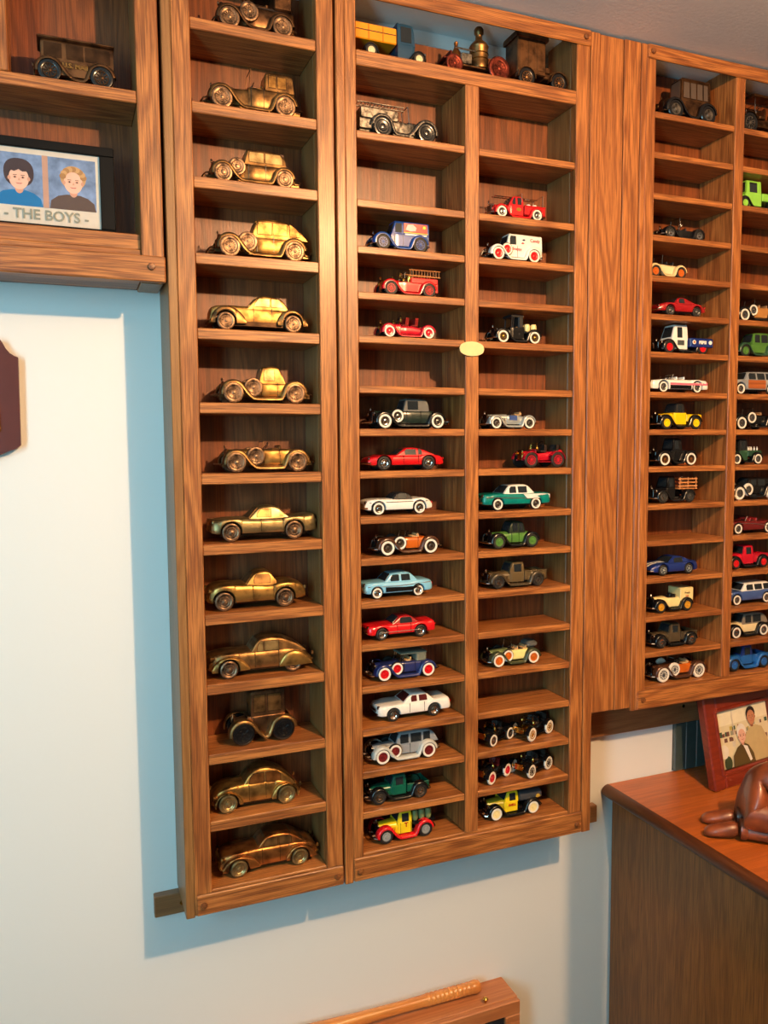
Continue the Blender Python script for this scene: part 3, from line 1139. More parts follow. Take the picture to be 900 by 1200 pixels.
def bd(u, name, a, b, mat, ch=.0012):
    return board(u, name, P(u, *a), P(u, *b), mat, ch)


bd(u1, 'side_panel', (.1555, 0, zbm - .003), (.170, .1175, zt), oak_side)
bd(u1, 'stile', (.1700, -.0012, zbm), (.1981, .018, zt), oak_v)
bd(u1, 'stile', (.3987, -.0012, zbm), (.4275, .018, zt), oak_v)
bd(u1, 'side_panel', (.3987, .018, zbm), (.4120, BACK, zt), oak_side)
bd(u1, 'side_panel', (.1840, .018, zbm), (.1981, BACK, zt), oak_side)
bd(u1, 'back_panel', (.170, BACK, zbm + .002), (.4275, BACK + .005, zt), oak_back)
bd(u1, 'bottom_panel', (.1981, .001, A_FLOOR - .018), (.3987, BACK, A_FLOOR), oak_h)
for z in A_Z:
    bd(u1, 'shelf', (.1983, .0006, z - .0172), (.3985, BACK, z), oak_h)
bd(u1, 'bottom_rail', (.1725, RAILY[0], -.7675), (.4280, .001, -.7325), oak_h, .0018)
bd(u1, 'top_rail', (.1725, RAILY[0], .740), (.4280, .001, .7675), oak_h, .0018)
for x in (.1840, .4160):
    peg(u1, x - .29, -.750 - zbm, -.0545)
    peg(u1, x - .29, .754 - zbm, -.0545)

# wide middle unit with two columns
u2 = thing('display_cabinet', 'wide two-column oak display cabinet in the middle with coloured model cars', 'cabinet', (.69, .05, zbm))
bd(u2, 'side_panel', (.4320, -.001, zbm - .003), (.4472, .1175, zt), oak_v)
bd(u2, 'light_stop', (.4276, .030, zbm - .003), (.4319, .1176, zt), oak_side, .0004)  # added strip closing the gap so lamp light cannot leak onto the wall
bd(u2, 'stile', (.4472, -.0012, zbm), (.4669, .018, zt), oak_v)
bd(u2, 'side_panel', (.4472, .018, zbm), (.4669, BACK, zt), oak_side)
bd(u2, 'stile', (.9006, -.0012, zbm), (.9300, .018, zt), oak_v)
bd(u2, 'side_panel', (.9006, .018, zbm), (.9150, BACK, zt), oak_side)
bd(u2, 'side_panel', (.9320, -.001, zbm - .003), (.9525, .1175, zt), oak_v)
bd(u2, 'divider', (.6698, -.0012, B_FLOOR), (.6971, BACK, T2_Z - .0245), oak_v)
bd(u2, 'back_panel', (.447, BACK, zbm + .002), (.9320, BACK + .005, .735), oak_back)
bd(u2, 'bottom_panel', (.4669, .001, B_FLOOR - .018), (.9006, BACK, B_FLOOR), oak_h)
bd(u2, 'top_shelf', (.4671, -.0008, T2_Z - .0245), (.9004, BACK, T2_Z), oak_h)
for z in B_Z:
    bd(u2, 'shelf', (.4671, .0006, z - .0125), (.6696, BACK, z), oak_h)
    bd(u2, 'shelf', (.6973, .0006, z - .0125), (.9004, BACK, z), oak_h)
bd(u2, 'bottom_rail', (.4480, RAILY[0], -.768), (.9300, .001, -.7255), oak_h, .0018)
bd(u2, 'top_rail', (.4480, RAILY[0], .7395), (.9300, .001, .7680), oak_h, .0018)
for x in (.4590, .9180):
    peg(u2, x - .69, -.750 - zbm, -.0545)
    peg(u2, x - .69, .754 - zbm, -.0545)

# right unit, shorter, above the dresser
zr0 = -.5375
u3 = thing('display_cabinet', 'shorter two-column oak display cabinet hanging above the dresser at right', 'cabinet', (1.30, .05, zr0))
bd(u3, 'side_panel', (1.0480, -.001, zr0), (1.0600, .1175, zt), oak_v)
bd(u3, 'stile', (1.0600, -.0012, zr0), (1.0829, .018, zt), oak_v)
bd(u3, 'side_panel', (1.0680, .018, zr0), (1.0829, BACK, zt), oak_side)
bd(u3, 'divider', (1.2849, -.0012, C_FLOOR), (1.3095, BACK, zt), oak_v)
bd(u3, 'stile', (1.5115, -.0012, zr0), (1.5400, .018, zt), oak_v)
bd(u3, 'side_panel', (1.5115, .018, zr0), (1.5280, .1175, zt), oak_side)
bd(u3, 'back_panel', (1.060, BACK, zr0 + .002), (1.5280, BACK + .005, zt), oak_back)
bd(u3, 'bottom_panel', (1.0829, .001, C_FLOOR - .018), (1.5115, BACK, C_FLOOR), oak_h)
for z in C_Z:
    bd(u3, 'shelf', (1.0831, .0006, z - .0115), (1.2847, BACK, z), oak_h)
    bd(u3, 'shelf', (1.3097, .0006, z - .0115), (1.5113, BACK, z), oak_h)
bd(u3, 'bottom_rail', (1.0620, RAILY[0], -.5365), (1.5400, .001, -.4985), oak_h, .0018)
bd(u3, 'top_rail', (1.0620, RAILY[0], .7420), (1.5400, .001, .7680), oak_h, .0018)
for x, z in ((1.0760, -.516), (1.0720, .755)):
    peg(u3, x - 1.30, z - zr0, -.0545)

# filler boards between the middle and right units
fl = thing('filler_panel', 'upright oak filler boards between the middle and right cabinets', 'panel', (1.0, .02, -.53))
bd(fl, 'board', (.9540, .0020, -.530), (1.0080, .018, zt), oak_v, .001)
bd(fl, 'board', (1.0085, -.0005, -.530), (1.0465, .018, zt), oak_v, .001)

# left unit, cut by the edge of the picture
u0 = thing('display_cabinet', 'short oak cabinet at the upper left above the bare wall', 'cabinet', (-.15, .05, .258))
bd(u0, 'stile', (.1175, -.0012, .295), (.1505, .018, zt), oak_v)
bd(u0, 'side_panel', (.1175, .018, .258), (.1505, BACK, zt), oak_side)
bd(u0, 'back_panel', (-.46, BACK, .262), (.1505, BACK + .005, zt), oak_back)
bd(u0, 'stile', (-.50, -.0012, .295), (-.46, .018, zt), oak_v)
bd(u0, 'side_panel', (-.50, .018, .258), (-.46, BACK, zt), oak_side)
bd(u0, 'shelf', (-.4598, .0006, .5190), (.1173, BACK, .5370), oak_h)
bd(u0, 'divider', (-.100, -.0008, .5372), (-.0560, BACK, zt), oak_v)
bd(u0, 'bottom_panel', (-.4598, .004, .262), (.1173, BACK, .3050), oak_h)
bd(u0, 'ledge', (-.4598, .008, .3052), (.1173, BACK - .002, .3290), oak_h)
bd(u0, 'bottom_rail', (-.500, RAILY[0] - .001, .2565), (.1520, .004, .2955), oak_h, .0018)
bd(u0, 'top_rail', (-.500, RAILY[0], .7400), (.1505, .001, .7680), oak_h, .0018)
peg(u0, .1310 + .15, .2790 - .258, -.0555)

# hanging rails behind the units
for nm, x0, x1, z0, z1, lb in (('mounting_rail', .114, 1.046, -.8155, -.7780, 'long thin wooden wall rail showing below the tall cabinets'),
                               ('mounting_rail', .956, 1.60, -.626, -.548, 'dark wooden wall rail under the right cabinet above the dresser')):
    t = thing(nm, lb, 'rail', ((x0 + x1) / 2, WALL - .009, (z0 + z1) / 2))
    t2 = bd(t, 'board', (x0, WALL - .018, z0), (x1, WALL - .0002, z1), ledger_m)
    for k in range(3):
        xx = x0 + (x1 - x0) * (.05 + .45 * k)
        MB().lathe([(.004, 0), (.004, -.001), (.001, -.0016)], (0, 0, 0), 'y', 10).obj('screw_head', brass, t, loc=(xx - t.location.x, -.0091, 0))

# ---------------------------------------------------------------- small name tag on the middle divider
M = MB()
out = []
for k in range(28):
    a = 2 * pi * k / 28
    ca, sa = cos(a), sin(a)
    out.append((.0245 * (abs(ca) ** .55) * (1 if ca > 0 else -1) * (1 - .10 * abs(sin(2 * a))), .0130 * (abs(sa) ** .55) * (1 if sa > 0 else -1) * (1 - .16 * abs(sin(2 * a)))))
M.prism(out, -.0013, .0013)
tg = M.obj('name_tag', paint('cream_tag', (232, 206, 148), .45, .1), smooth=20, loc=(.6815, -.0032, .177))
tag(tg, 'small blank cream scalloped tag on the middle divider', 'tag')

# ---------------------------------------------------------------- wall plaque at the left
plq_m = paint('maroon_plaque', (84, 38, 32), .3, .4)
pts = [(-.0660, .0100), (-.0715, .0045), (-.0850, .0000), (-.1000, -.0070), (-.1300, -.0150), (-.165, -.018)]
pts += [(-.33 - x, z) for x, z in pts[-2::-1]]
top = [(-.0645, .147), (-.0700, .1490), (-.0760, .1530), (-.0815, .1600), (-.0860, .1690), (-.0890, .1735)]
pts = [(x, z) for x, z in pts]
outline = pts + [(-.33 - x, z) for x, z in top] + [(x, z) for x, z in top[::-1]]
pq = thing('wall_plaque', 'dark maroon wooden wall plaque with notched corners at the left edge', 'plaque', (-.165, WALL - .010, .08))
M = MB(); M.prism([(x + .165, z - .08) for x, z in outline], -.010, .0095); M.obj('backboard', plq_m, pq, 30)
M = MB(); M.bbox((-.0700, -.0125, -.048), (.0700, -.0101, .070), .0008); M.obj('plate', paint('plaque_plate', (60, 54, 46), .3, .4), pq)
M = MB()
for a, b in (((-.0712, -.0135, -.049), (-.0690, -.0100, .071)), ((.0690, -.0135, -.049), (.0712, -.0100, .071)), ((-.0712, -.0135, .069), (.0712, -.0100, .0712)), ((-.0712, -.0135, -.0492), (.0712, -.0100, -.047))):
    M.bbox(a, b, .0006)
M.obj('gold_edge', brass, pq)
for s in (-1, 1):
    for z in (-.044, .066):
        MB().ball((s * .0695, -.0138, z), .0022, 8, 5).obj('gold_pin', brass, pq)

# ---------------------------------------------------------------- dresser
DZ = -.742
dr = thing('dresser', 'oak dresser with a rounded dark top edge standing against the wall', 'dresser', (1.60, -.2, FLOOR))


def D(name, a, b, mat, ch=.002):
    return board(dr, name, P(dr, *a), P(dr, *b), mat, ch)


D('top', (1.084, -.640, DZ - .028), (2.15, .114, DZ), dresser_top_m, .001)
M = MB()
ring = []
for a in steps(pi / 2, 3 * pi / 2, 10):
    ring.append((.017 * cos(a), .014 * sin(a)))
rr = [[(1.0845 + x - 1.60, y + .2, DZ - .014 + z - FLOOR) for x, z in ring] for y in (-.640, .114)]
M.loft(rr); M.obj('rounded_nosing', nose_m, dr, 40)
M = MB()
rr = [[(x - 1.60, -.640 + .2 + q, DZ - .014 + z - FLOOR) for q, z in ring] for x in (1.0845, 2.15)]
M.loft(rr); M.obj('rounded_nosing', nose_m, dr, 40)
D('side_panel', (1.092, -.615, FLOOR + .001), (1.112, .110, DZ - .0282), dresser_side_m)
D('side_panel', (2.11, -.615, FLOOR + .001), (2.13, .110, DZ - .0282), dresser_side_m)
D('back_panel', (1.112, .100, FLOOR + .05), (2.11, .110, DZ - .0282), dresser_side_m)
D('plinth', (1.112, -.600, FLOOR + .001), (2.11, -.580, FLOOR + .07), dresser_side_m)
for r_ in range(4):
    z0 = FLOOR + .075 + r_ * .205
    for c_ in range(2):
        x0 = 1.116 + c_ * .4975
        f = D('drawer', (x0, -.620, z0), (x0 + .490, -.600, z0 + .195), oak_h)
        for k in (-.10, .10):
            M = MB().lathe([(.006, 0), (.007, -.008), (.014, -.014), (.015, -.020), (.006, -.024)], (k, -.010, 0), 'y', 12); M.obj('knob', brass, f)

# teal tongue-and-groove panel on the wall behind the photo frame
teal = paint('teal_panel', (62, 74, 72), .16, .6)
tp_ = thing('panel', 'dark teal glossy grooved panel behind the reddish photo frame', 'panel', (1.36, WALL - .006, DZ))
bd(tp_, 'backing', (1.2645, WALL - .0012, DZ + .001), (1.481, WALL - .0004, -.628), black_p, .0002)
for k in range(7):
    x = 1.264 + k * .031
    bd(tp_, 'board', (x, WALL - .011 - (.0004 if k % 2 else 0), DZ + .001), (x + .0294, WALL - .0013, -.628), teal, .0016)

# ---------------------------------------------------------------- framed photograph on the dresser
PHI = radians(8.0)       # turned a little towards the room's right
pf = thing('photo_frame', 'reddish wooden photo frame with two men standing on the dresser', 'frame', (1.389, .010, DZ + .0006), PHI)
LEAN = .20
fw, fh = .250, .196


def lean(M):
    M.v = [(x, y + (z * LEAN), z) for x, y, z in M.v]
    return M


B = .036
for a, b in (((-fw / 2, -.008, 0), (-fw / 2 + B, .012, fh)), ((fw / 2 - B, -.008, 0), (fw / 2, .012, fh)), ((-fw / 2 + B, -.008, 0), (fw / 2 - B, .012, B)), ((-fw / 2 + B, -.008, fh - B), (fw / 2 - B, .012, fh))):
    lean(MB().bbox(a, b, .003)).obj('frame_bar', cherry_m, pf)
for a, b in (((-fw / 2 + B - .009, -.0105, B - .009), (-fw / 2 + B, .0, fh - B + .009)), ((fw / 2 - B, -.0105, B - .009), (fw / 2 - B + .009, 0, fh - B + .009)), ((-fw / 2 + B, -.0105, B - .009), (fw / 2 - B, 0, B)), ((-fw / 2 + B, -.0105, fh - B), (fw / 2 - B, 0, fh - B + .009))):
    lean(MB().bbox(a, b, .002)).obj('frame_moulding', cherry_m, pf)
lean(MB().box((-fw / 2 + .004, .012, .004), (fw / 2 - .004, .014, fh - .004))).obj('frame_back', black_p, pf)
M = MB(); M.add([(-.02, .058, .14), (.02, .058, .14), (.02, .075, 0), (-.02, .075, 0), (-.02, .056, .14), (.02, .056, .14), (.02, .073, 0), (-.02, .073, 0)],
                [(0, 1, 2, 3), (4, 7, 6, 5), (0, 4, 5, 1), (1, 5, 6, 2), (2, 6, 7, 3), (3, 7, 4, 0)]); M.obj('easel_leg', black_p, pf)


def flat_print(name, parent, shapes, y0, leanf=0.0, base=None):
    """a flat printed picture: colour shapes laid on one another as one thin sheet"""
    M = MB()
    mats = []
    for i, (mat, poly) in enumerate(shapes):
        if mat not in mats: mats.append(mat)
        M.cur = mats.index(mat)
        y = y0 - .00005 * i
        M.add([(x, y + z * leanf, z) for x, z in poly], [tuple(range(len(poly)))])
    return M.obj(name, mats, parent, smooth=0)


def ell(cx, cz, rx, rz, n=20, a0=0, a1=2 * pi, p=1.0):
    out = []
    for k in range(n):
        a = a0 + (a1 - a0) * k / (n if a1 - a0 > 6.28 else n - 1)
        ca, sa = cos(a), sin(a)
        out.append((cx + rx * abs(ca) ** p * (1 if ca >= 0 else -1), cz + rz * abs(sa) ** p * (1 if sa >= 0 else -1)))
    return out


def rect(x0, z0, x1, z1):
    return [(x0, z0), (x1, z0), (x1, z1), (x0, z1)]


def ink(name, rgb, mott=.05):
    return paint('print_' + name, rgb, .25, .5, mottling=mott)


skin1, skin2, skin3 = ink('skin_light', (226, 178, 156)), ink('skin_tan', (188, 130, 96)), ink('skin_shade', (200, 146, 122))
lip, eye = ink('lip', (186, 96, 92)), ink('eye', (52, 42, 40))


def face(cx, cz, w, h, skin, shade, smile=True):
    s = [(shade, ell(cx, cz - h * .92, w * .42, h * .42)),
         (skin, ell(cx, cz, w, h, 24)),
         (shade, ell(cx - w * .98, cz - .04 * h, w * .16, h * .18)), (shade, ell(cx + w * .98, cz - .04 * h, w * .16, h * .18))]
    for d in (-1, 1):
        s.append((skin3, ell(cx + d * w * .40, cz + h * .05, w * .20, h * .10, 10)))
        s.append((eye, ell(cx + d * w * .40, cz + h * .06, w * .09, h * .08, 8)))
        s.append((ink('brow', (96, 66, 48)), rect(cx + d * w * .40 - w * .2, cz + h * .22, cx + d * w * .40 + w * .2, cz + h * .27)))
    s.append((shade, [(cx - w * .10, cz - h * .22), (cx + w * .12, cz - h * .22), (cx + w * .02, cz + h * .05)]))
    s.append((lip, [(cx - w * .36, cz - h * .42), (cx - w * .2, cz - h * .52), (cx + w * .2, cz - h * .52), (cx + w * .36, cz - h * .42), (cx, cz - h * .45)]))
    return s


px0, px1, pz0, pz1 = -fw / 2 + B - .001, fw / 2 - B + .001, B - .001, fh - B + .001
pw, ph = px1 - px0, pz1 - pz0


def U(x, z): return (px0 + x * pw, pz0 + z * ph)


def UR(a, b, c, d): return [U(a, b), U(c, b), U(c, d), U(a, d)]


def UE(cx, cz, rx, rz, n=18): return [U(cx + rx * cos(2 * pi * k / n), cz + rz * sin(2 * pi * k / n)) for k in range(n)]


sh = [(ink('pale_room', (226, 214, 176)), UR(0, 0, 1, 1)), (ink('ceiling_pale', (238, 230, 200)), UR(0, .72, 1, 1))]
rnd = random.Random(3)
cols = [ink('shelf_a', (176, 120, 96)), ink('shelf_b', (150, 150, 130)), ink('shelf_c', (120, 84, 72)), ink('shelf_d', (214, 206, 190)), ink('shelf_e', (70, 96, 80)), ink('shelf_f', (196, 176, 90))]
for k in range(40):
    x, z = rnd.uniform(0, .93), rnd.choice((.34, .44, .54, .62))
    sh.append((rnd.choice(cols), UR(x, z, x + rnd.uniform(.02, .06), z + rnd.uniform(.05, .09))))
for x in (.30, .31):
    sh.append((cols[3], UR(x, .4, x + .008, .95)))
sh += [(ink('green_plant', (44, 66, 44)), UE(.14, .10, .07, .12)), (ink('white_bag', (232, 224, 206)), UE(.08, .30, .09, .12))]
cream_sh, jacket, hairw = ink('cream_shirt', (196, 176, 128)), ink('olive_jacket', (84, 72, 40)), ink('white_hair', (232, 226, 216))
sh += [(cream_sh, [U(.50, 0), U(.48, .30), U(.52, .50), U(.62, .60), U(.72, .62), U(.84, .56), U(.92, .36), U(.94, 0)]),
       (ink('dark_hair', (48, 36, 30)), UE(.66, .83, .088, .12))]
c = U(.66, .76)
sh += face(c[0], c[1], .075 * pw, .125 * ph, skin2, ink('skin_dark', (150, 96, 70)))
sh += [(jacket, [U(.22, 0), U(.24, .20), U(.33, .32), U(.44, .38), U(.54, .32), U(.62, .16), U(.64, 0)]),
       (ink('white_shirt', (236, 232, 222)), [U(.44, .34), U(.52, .30), U(.58, .06), U(.54, .04)]),
       (hairw, UE(.44, .57, .088, .13))]
c = U(.44, .49)
sh += face(c[0], c[1], .070 * pw, .120 * ph, skin1, skin3)
flat_print('photograph', pf, sh, -.0004, LEAN)

# ---------------------------------------------------------------- black frame with two school portraits in the left cabinet
bf = thing('photo_frame', 'wide black picture frame of two boys standing on the left cabinet ledge', 'frame', (-.060, .040, .3292))


def Q(x, z): return (x + .060, z - .3292)


def QR(x0, z0, x1, z1): return rect(x0 + .060, z0 - .3292, x1 + .060, z1 - .3292)


dullblack = paint('matt_black_frame', (9, 9, 10), .6, 0.0, 0.0, .15)
for x0, z0, x1, z1 in ((-.205, .3292, .0840, .3385), (-.205, .4475, .0840, .4610), (.0630, .3385, .0840, .4475), (-.205, .3385, -.184, .4475)):
    M = MB(); M.bbox((x0 + .06, -.004, z0 - .3292), (x1 + .06, .008, z1 - .3292), .001); M.obj('frame_bar', dullblack, bf)
mat_m = paint('silver_mat', (196, 188, 176), .45, .1)
M = MB(); M.box((-.184 + .06, .001, .3385 - .3292), (.063 + .06, .006, .4475 - .3292)); M.obj('mount', mat_m, bf, 0)
bluebg = ink('portrait_blue', (112, 134, 172), .35)
divm = paint('pink_divider', (176, 136, 118), .45, .1)
for x0, shirt, hair, blond in ((-.0850, ink('blue_shirt', (20, 104, 164)), ink('brown_hair', (62, 42, 42)), False), (-.0100, ink('brown_shirt', (84, 66, 60)), ink('blond_hair', (190, 148, 98)), True)):
    w, z0, z1 = .0670, .3640, .4395
    cx, cz = x0 + w * .52, z0 + .044
    s = [(bluebg, QR(x0, z0, x0 + w, z1))]
    X0, Z0 = x0 + .06, z0 - .3292
    s.append((shirt, [(X0 + .001, Z0), (X0 + .003, Z0 + .012), (X0 + .013, Z0 + .0195), (X0 + .025, Z0 + .0225), (X0 + .044, Z0 + .0225), (X0 + .055, Z0 + .0190), (X0 + .064, Z0 + .012), (X0 + w - .0005, Z0)]))
    cx, cz = X0 + w * .52, Z0 + .0415
    if not blond:
        s.append((hair, ell(cx, cz + .006, .0205, .0205, 28, p=.85)))
        s += face(cx, cz - .002, .0135, .0165, skin1, skin3)
        s.append((hair, [(cx - .0165, cz + .004), (cx - .015, cz + .016), (cx, cz + .022), (cx + .015, cz + .016), (cx + .0165, cz + .004), (cx + .012, cz + .0085), (cx + .005, cz + .0075), (cx, cz + .0105), (cx - .006, cz + .0072), (cx - .012, cz + .009)]))
    else:
        s.append((hair, ell(cx, cz + .006, .0182, .0175, 28)))
        s += face(cx, cz - .001, .0132, .0160, skin1, skin3)
        for k in range(9):
            a = pi * (k + .5) / 9
            s.append((ink('blond_hair', (190, 148, 98)) if k % 2 else ink('blond_dark', (160, 118, 74)), ell(cx + .0148 * cos(a), cz + .005 + .0135 * sin(a), .0048, .0042, 10)))
    ms = flat_print('photograph', bf, s, .0009)
M = MB(); M.box((-.0178 + .06, .0002, .3640 - .3292), (-.0102 + .06, .0012, .4395 - .3292)); M.obj('divider_strip', divm, bf, 0)
silver = paint('silver_letters', (170, 168, 150), .25, .3, .6)
lt = lettering('- THE BOYS -', .0205, silver, bf, (-.0135 + .06, -.0001, .3520 - .3292), depth=.0006, bold=.0003)

# ---------------------------------------------------------------- display case with a bat lying on it, low against the wall
CZ = -1.120
cs = thing('display_case', 'low wooden wall case with a dark glass front under the bat', 'case', (.43, .09, CZ - .30))
for nm, a, b in (('top', (.02, .052, CZ - .014), (.836, .1165, CZ)), ('side', (.822, .052, CZ - .60), (.836, .1165, CZ - .0142)), ('side', (.02, .052, CZ - .60), (.034, .1165, CZ - .0142)), ('bottom', (.034, .052, CZ - .60), (.822, .1165, CZ - .586)),
                 ('back', (.034, .110, CZ - .586), (.822, .1165, CZ - .0142))):
    bd(cs, nm, a, b, case_m, .0012)
for a, b in (((.02, .040, CZ - .030), (.836, .0518, CZ - .001)), ((.02, .040, CZ - .60), (.836, .0518, CZ - .572)), ((.802, .040, CZ - .572), (.836, .0518, CZ - .030)), ((.02, .040, CZ - .572), (.054, .0518, CZ - .030))):
    bd(cs, 'door_bar', a, b, case_m, .002)
bd(cs, 'glass', (.054, .046, CZ - .572), (.802, .049, CZ - .030), glass_m, .0004)
bd(cs, 'lining', (.036, .104, CZ - .584), (.820, .1098, CZ - .016), paint('dark_lining', (28, 30, 30), .7, 0), .0005)
M = MB().lathe([(.0022, 0), (.0028, .003), (.0055, .006), (.0060, .009), (.003, .0115)], (.765 - .43, .058 - .09, CZ + .0002 - cs.location.z), 'z', 14); M.obj('brass_knob', brass, cs)

cs.location.x -= .018
bt = thing('baseball_bat', 'small turned wooden bat lying on top of the low case', 'bat', (.490, .092, CZ))
M = MB()
prof = [(.004, .262), (.0115, .260), (.0135, .252), (.0130, .246), (.0120, .240)]
for k in range(10):
    prof += [(.0124, .237 - k * .010), (.0124, .232 - k * .010), (.0117, .231 - k * .010), (.0117, .2295 - k * .010)]
prof += [(.0112, .130), (.0110, .08), (.0120, .0), (.0150, -.10), (.0185, -.20), (.0205, -.30), (.0200, -.38), (.014, -.395), (.004, -.398)]
M.lathe(prof, (0, 0, 0), 'x', 18)
M.v = [(x, y, z + .0138 + (.0068 * max(0, (.25 - x)) / .55)) for x, y, z in M.v]
M.obj('bat_body', bat_m, bt, 40)

# ---------------------------------------------------------------- carved kneeling figure on the dresser
fig_m = bronze('carved_brown', (136, 68, 36), (84, 40, 22), .36, 30)
fig_m.node_tree.nodes['Principled BSDF'].inputs['Metallic'].default_value = 0.0
fig_m.node_tree.nodes['Principled BSDF'].inputs['Coat Weight'].default_value = 0.3

# added post out of view, put in only to shade the wall strip by the dresser
st = thing('shade_post', 'added wooden post just outside the right edge of the picture, shading the wall by the dresser', 'shade post', (.948, -.58, FLOOR))
MB().bbox((-.026, -.026, .03), (.026, .026, 1.565), .004).obj('post', oak_v, st)
for k in range(4):
    a = pi / 4 + pi / 2 * k
    MB().tube([(.02 * cos(a), .02 * sin(a), .05), (.10 * cos(a), .10 * sin(a), .03), (.15 * cos(a), .15 * sin(a), .012)], [.014, .013, .012], 8).obj('foot', oak_v, st)
    if k % 2 == 0:
        MB().tube([(0, -.02, 1.50 - .06 * k), (0, -.05, 1.505 - .06 * k), (0, -.065, 1.53 - .06 * k)], .005, 6).obj('hook', brass, st)

kf = thing('figurine', 'glossy brown carved figure kneeling and bowing on the dresser', 'figurine', (1.214, -.199, DZ + .0006), radians(-38.5))


def skin_body(name, verts, edges, mat, parent, levels=2, root=0):
    me = bpy.data.meshes.new(name)
    me.from_pydata([v[:3] for v in verts], edges, [])
    o = bpy.data.objects.new(name, me)
    COL.objects.link(o)
    sk = o.modifiers.new('skin', 'SKIN')
    sk.use_smooth_shade = True
    for i, v in enumerate(verts):
        d = me.skin_vertices[0].data[i]
        d.radius = (v[3], v[4] if len(v) > 4 else v[3])
        d.use_root = (i == root)
    sb = o.modifiers.new('sub', 'SUBSURF'); sb.levels = sb.render_levels = levels
    dg = bpy.context.evaluated_depsgraph_get()
    m2 = bpy.data.meshes.new_from_object(o.evaluated_get(dg))
    bpy.data.objects.remove(o)
    m2.materials.clear(); m2.materials.append(mat)
    m2.polygons.foreach_set('use_smooth', [True] * len(m2.polygons))
    return link(name, m2, parent)


# local +x is the way the figure faces; kneeling, sitting back on the heels, bowed forward, hands on the ground
V = [(-.030, 0, .050, .034, .034),      # 0 pelvis
     (-.006, 0, .066, .031, .035), (.042, 0, .080, .027, .037), (.095, 0, .076, .026, .040), (.122, 0, .064, .016, .020), (.140, 0, .048, .013),   # 1-5 spine, shoulders, neck
     (.160, 0, .034, .020, .019), (.172, 0, .024, .014, .015)]    # 6-7 head
E_ = [(0, 1), (1, 2), (2, 3), (3, 4), (4, 5), (5, 6), (6, 7)]
for s in (-1, 1):
    i = len(V)
    V += [(-.022, s * .018, .036, .026), (.040, s * .026, .034, .020), (.080, s * .029, .022, .015),      # hip, thigh, knee
          (.045, s * .026, .0125, .0125), (-.005, s * .021, .0125, .0115), (-.040, s * .018, .0115, .0095)]   # shin to ankle
    E_ += [(0, i), (i, i + 1), (i + 1, i + 2), (i + 2, i + 3), (i + 3, i + 4), (i + 4, i + 5)]
    j = len(V)
    V += [(.100, s * .040, .066, .015), (.125, s * .052, .040, .012), (.150, s * .044, .014, .009), (.168, s * .036, .008, .007, .009)]
    E_ += [(3, j), (j, j + 1), (j + 1, j + 2), (j + 2, j + 3)]
skin_body('body', V, E_, fig_m, kf)
for s in (-1, 1):
    # shoe, toe on the ground behind, sole outwards
    M = MB()
    rings = []
    for t, w, h, z in ((0, .008, .008, .013), (.12, .0105, .0105, .0125), (.35, .010, .0095, .0105), (.6, .0115, .008, .0090), (.85, .0105, .0065, .0072), (1.0, .005, .004, .005)):
        x = -.040 - .040 * t
        rings.append([(x, s * (.018 + .001 * t) + w * cos(a), max(.0006, z + h * sin(a))) for a in [2 * pi * k / 12 for k in range(12)]])
    M.loft(rings); M.obj('shoe', fig_m, kf, 60)
    M = MB(); M.lathe([(.0128, -.004), (.0138, 0), (.0128, .004)], (-.033, s * .0185, .0140), 'x', 14); M.obj('trouser_cuff', fig_m, kf, 50)
    for f in range(5):
        a = (-.5 + .25 * f) if f < 4 else 1.0 * -s
        ln = (.014, .016, .0155, .012, .010)[f]
        M = MB(); M.tube([(.170, s * .036 + (f - 1.5) * .0032 * (f < 4) - (s * .006 if f == 4 else 0), .007), (.170 + ln * .6, s * .036 + (f - 1.5) * .0040 * (f < 4) - (s * .010 if f == 4 else 0), .006), (.170 + ln, s * .036 + (f - 1.5) * .0044 * (f < 4) - (s * .011 if f == 4 else 0), .0035)], [.0022, .002, .0015], 6)
        M.obj('finger' if f < 4 else 'thumb', fig_m, kf, 60)
M = MB()
M.ball((.158, 0, .040), .0205, 14, 8, (1, .98, .92)); M.obj('hair', fig_m, kf, 60)
M = MB()
M.lathe([(.0335, -.003), (.0345, 0), (.0335, .003)], (.004, 0, 0), 'x', 20)
M.v = [(x, y * 1.04, z * .90 + .068) for x, y, z in M.v]
M.obj('belt', fig_m, kf, 50)
kf.scale = (1.45, 1.45, 1.45)

# ---------------------------------------------------------------- the collection
def ww(hub=chrome): return (tyre_m, white_rub, hub, 0)
def bk(hub=chrome): return (tyre_m, None, hub, 0)
def sp(hub, n=12, wall=None): return (tyre_m, wall, hub, n)
BW = (B_WHEEL, None, B_WHEEL, 0)
BS = (B_WHEEL, None, B_WHEEL, 14)


def at(x0, x1, Z, W, yn=.016):
    return ((x0 + x1) / 2, yn + W / 2, Z + .0004), x1 - x0


red = paint('red_enamel', (196, 16, 24)); scarlet = paint('scarlet_enamel', (206, 22, 30)); crimson = paint('crimson_enamel', (186, 18, 40)); dred = paint('dark_red_enamel', (150, 20, 26))
white = paint('white_enamel', (232, 230, 222)); cream = paint('cream_enamel', (236, 216, 150)); ivory = paint('ivory_enamel', (226, 206, 160))
navy = paint('navy_enamel', (28, 40, 92)); blue = paint('blue_enamel', (22, 66, 140)); sky = paint('light_blue_enamel', (124, 186, 214)); dblue = paint('deep_blue_enamel', (24, 44, 110)); steelblue = paint('steel_blue_enamel', (60, 84, 140)); midblue = paint('mid_blue_enamel', (28, 88, 160))
green = paint('leaf_green_enamel', (74, 120, 50)); dgreen = paint('dark_green_enamel', (24, 40, 34)); bgreen = paint('bottle_green_enamel', (10, 84, 66)); teal_p = paint('teal_enamel', (0, 118, 110)); lime = paint('lime_enamel', (138, 206, 76)); fgreen = paint('forest_green_enamel', (38, 72, 50)); sage = paint('sage_enamel', (120, 134, 84))
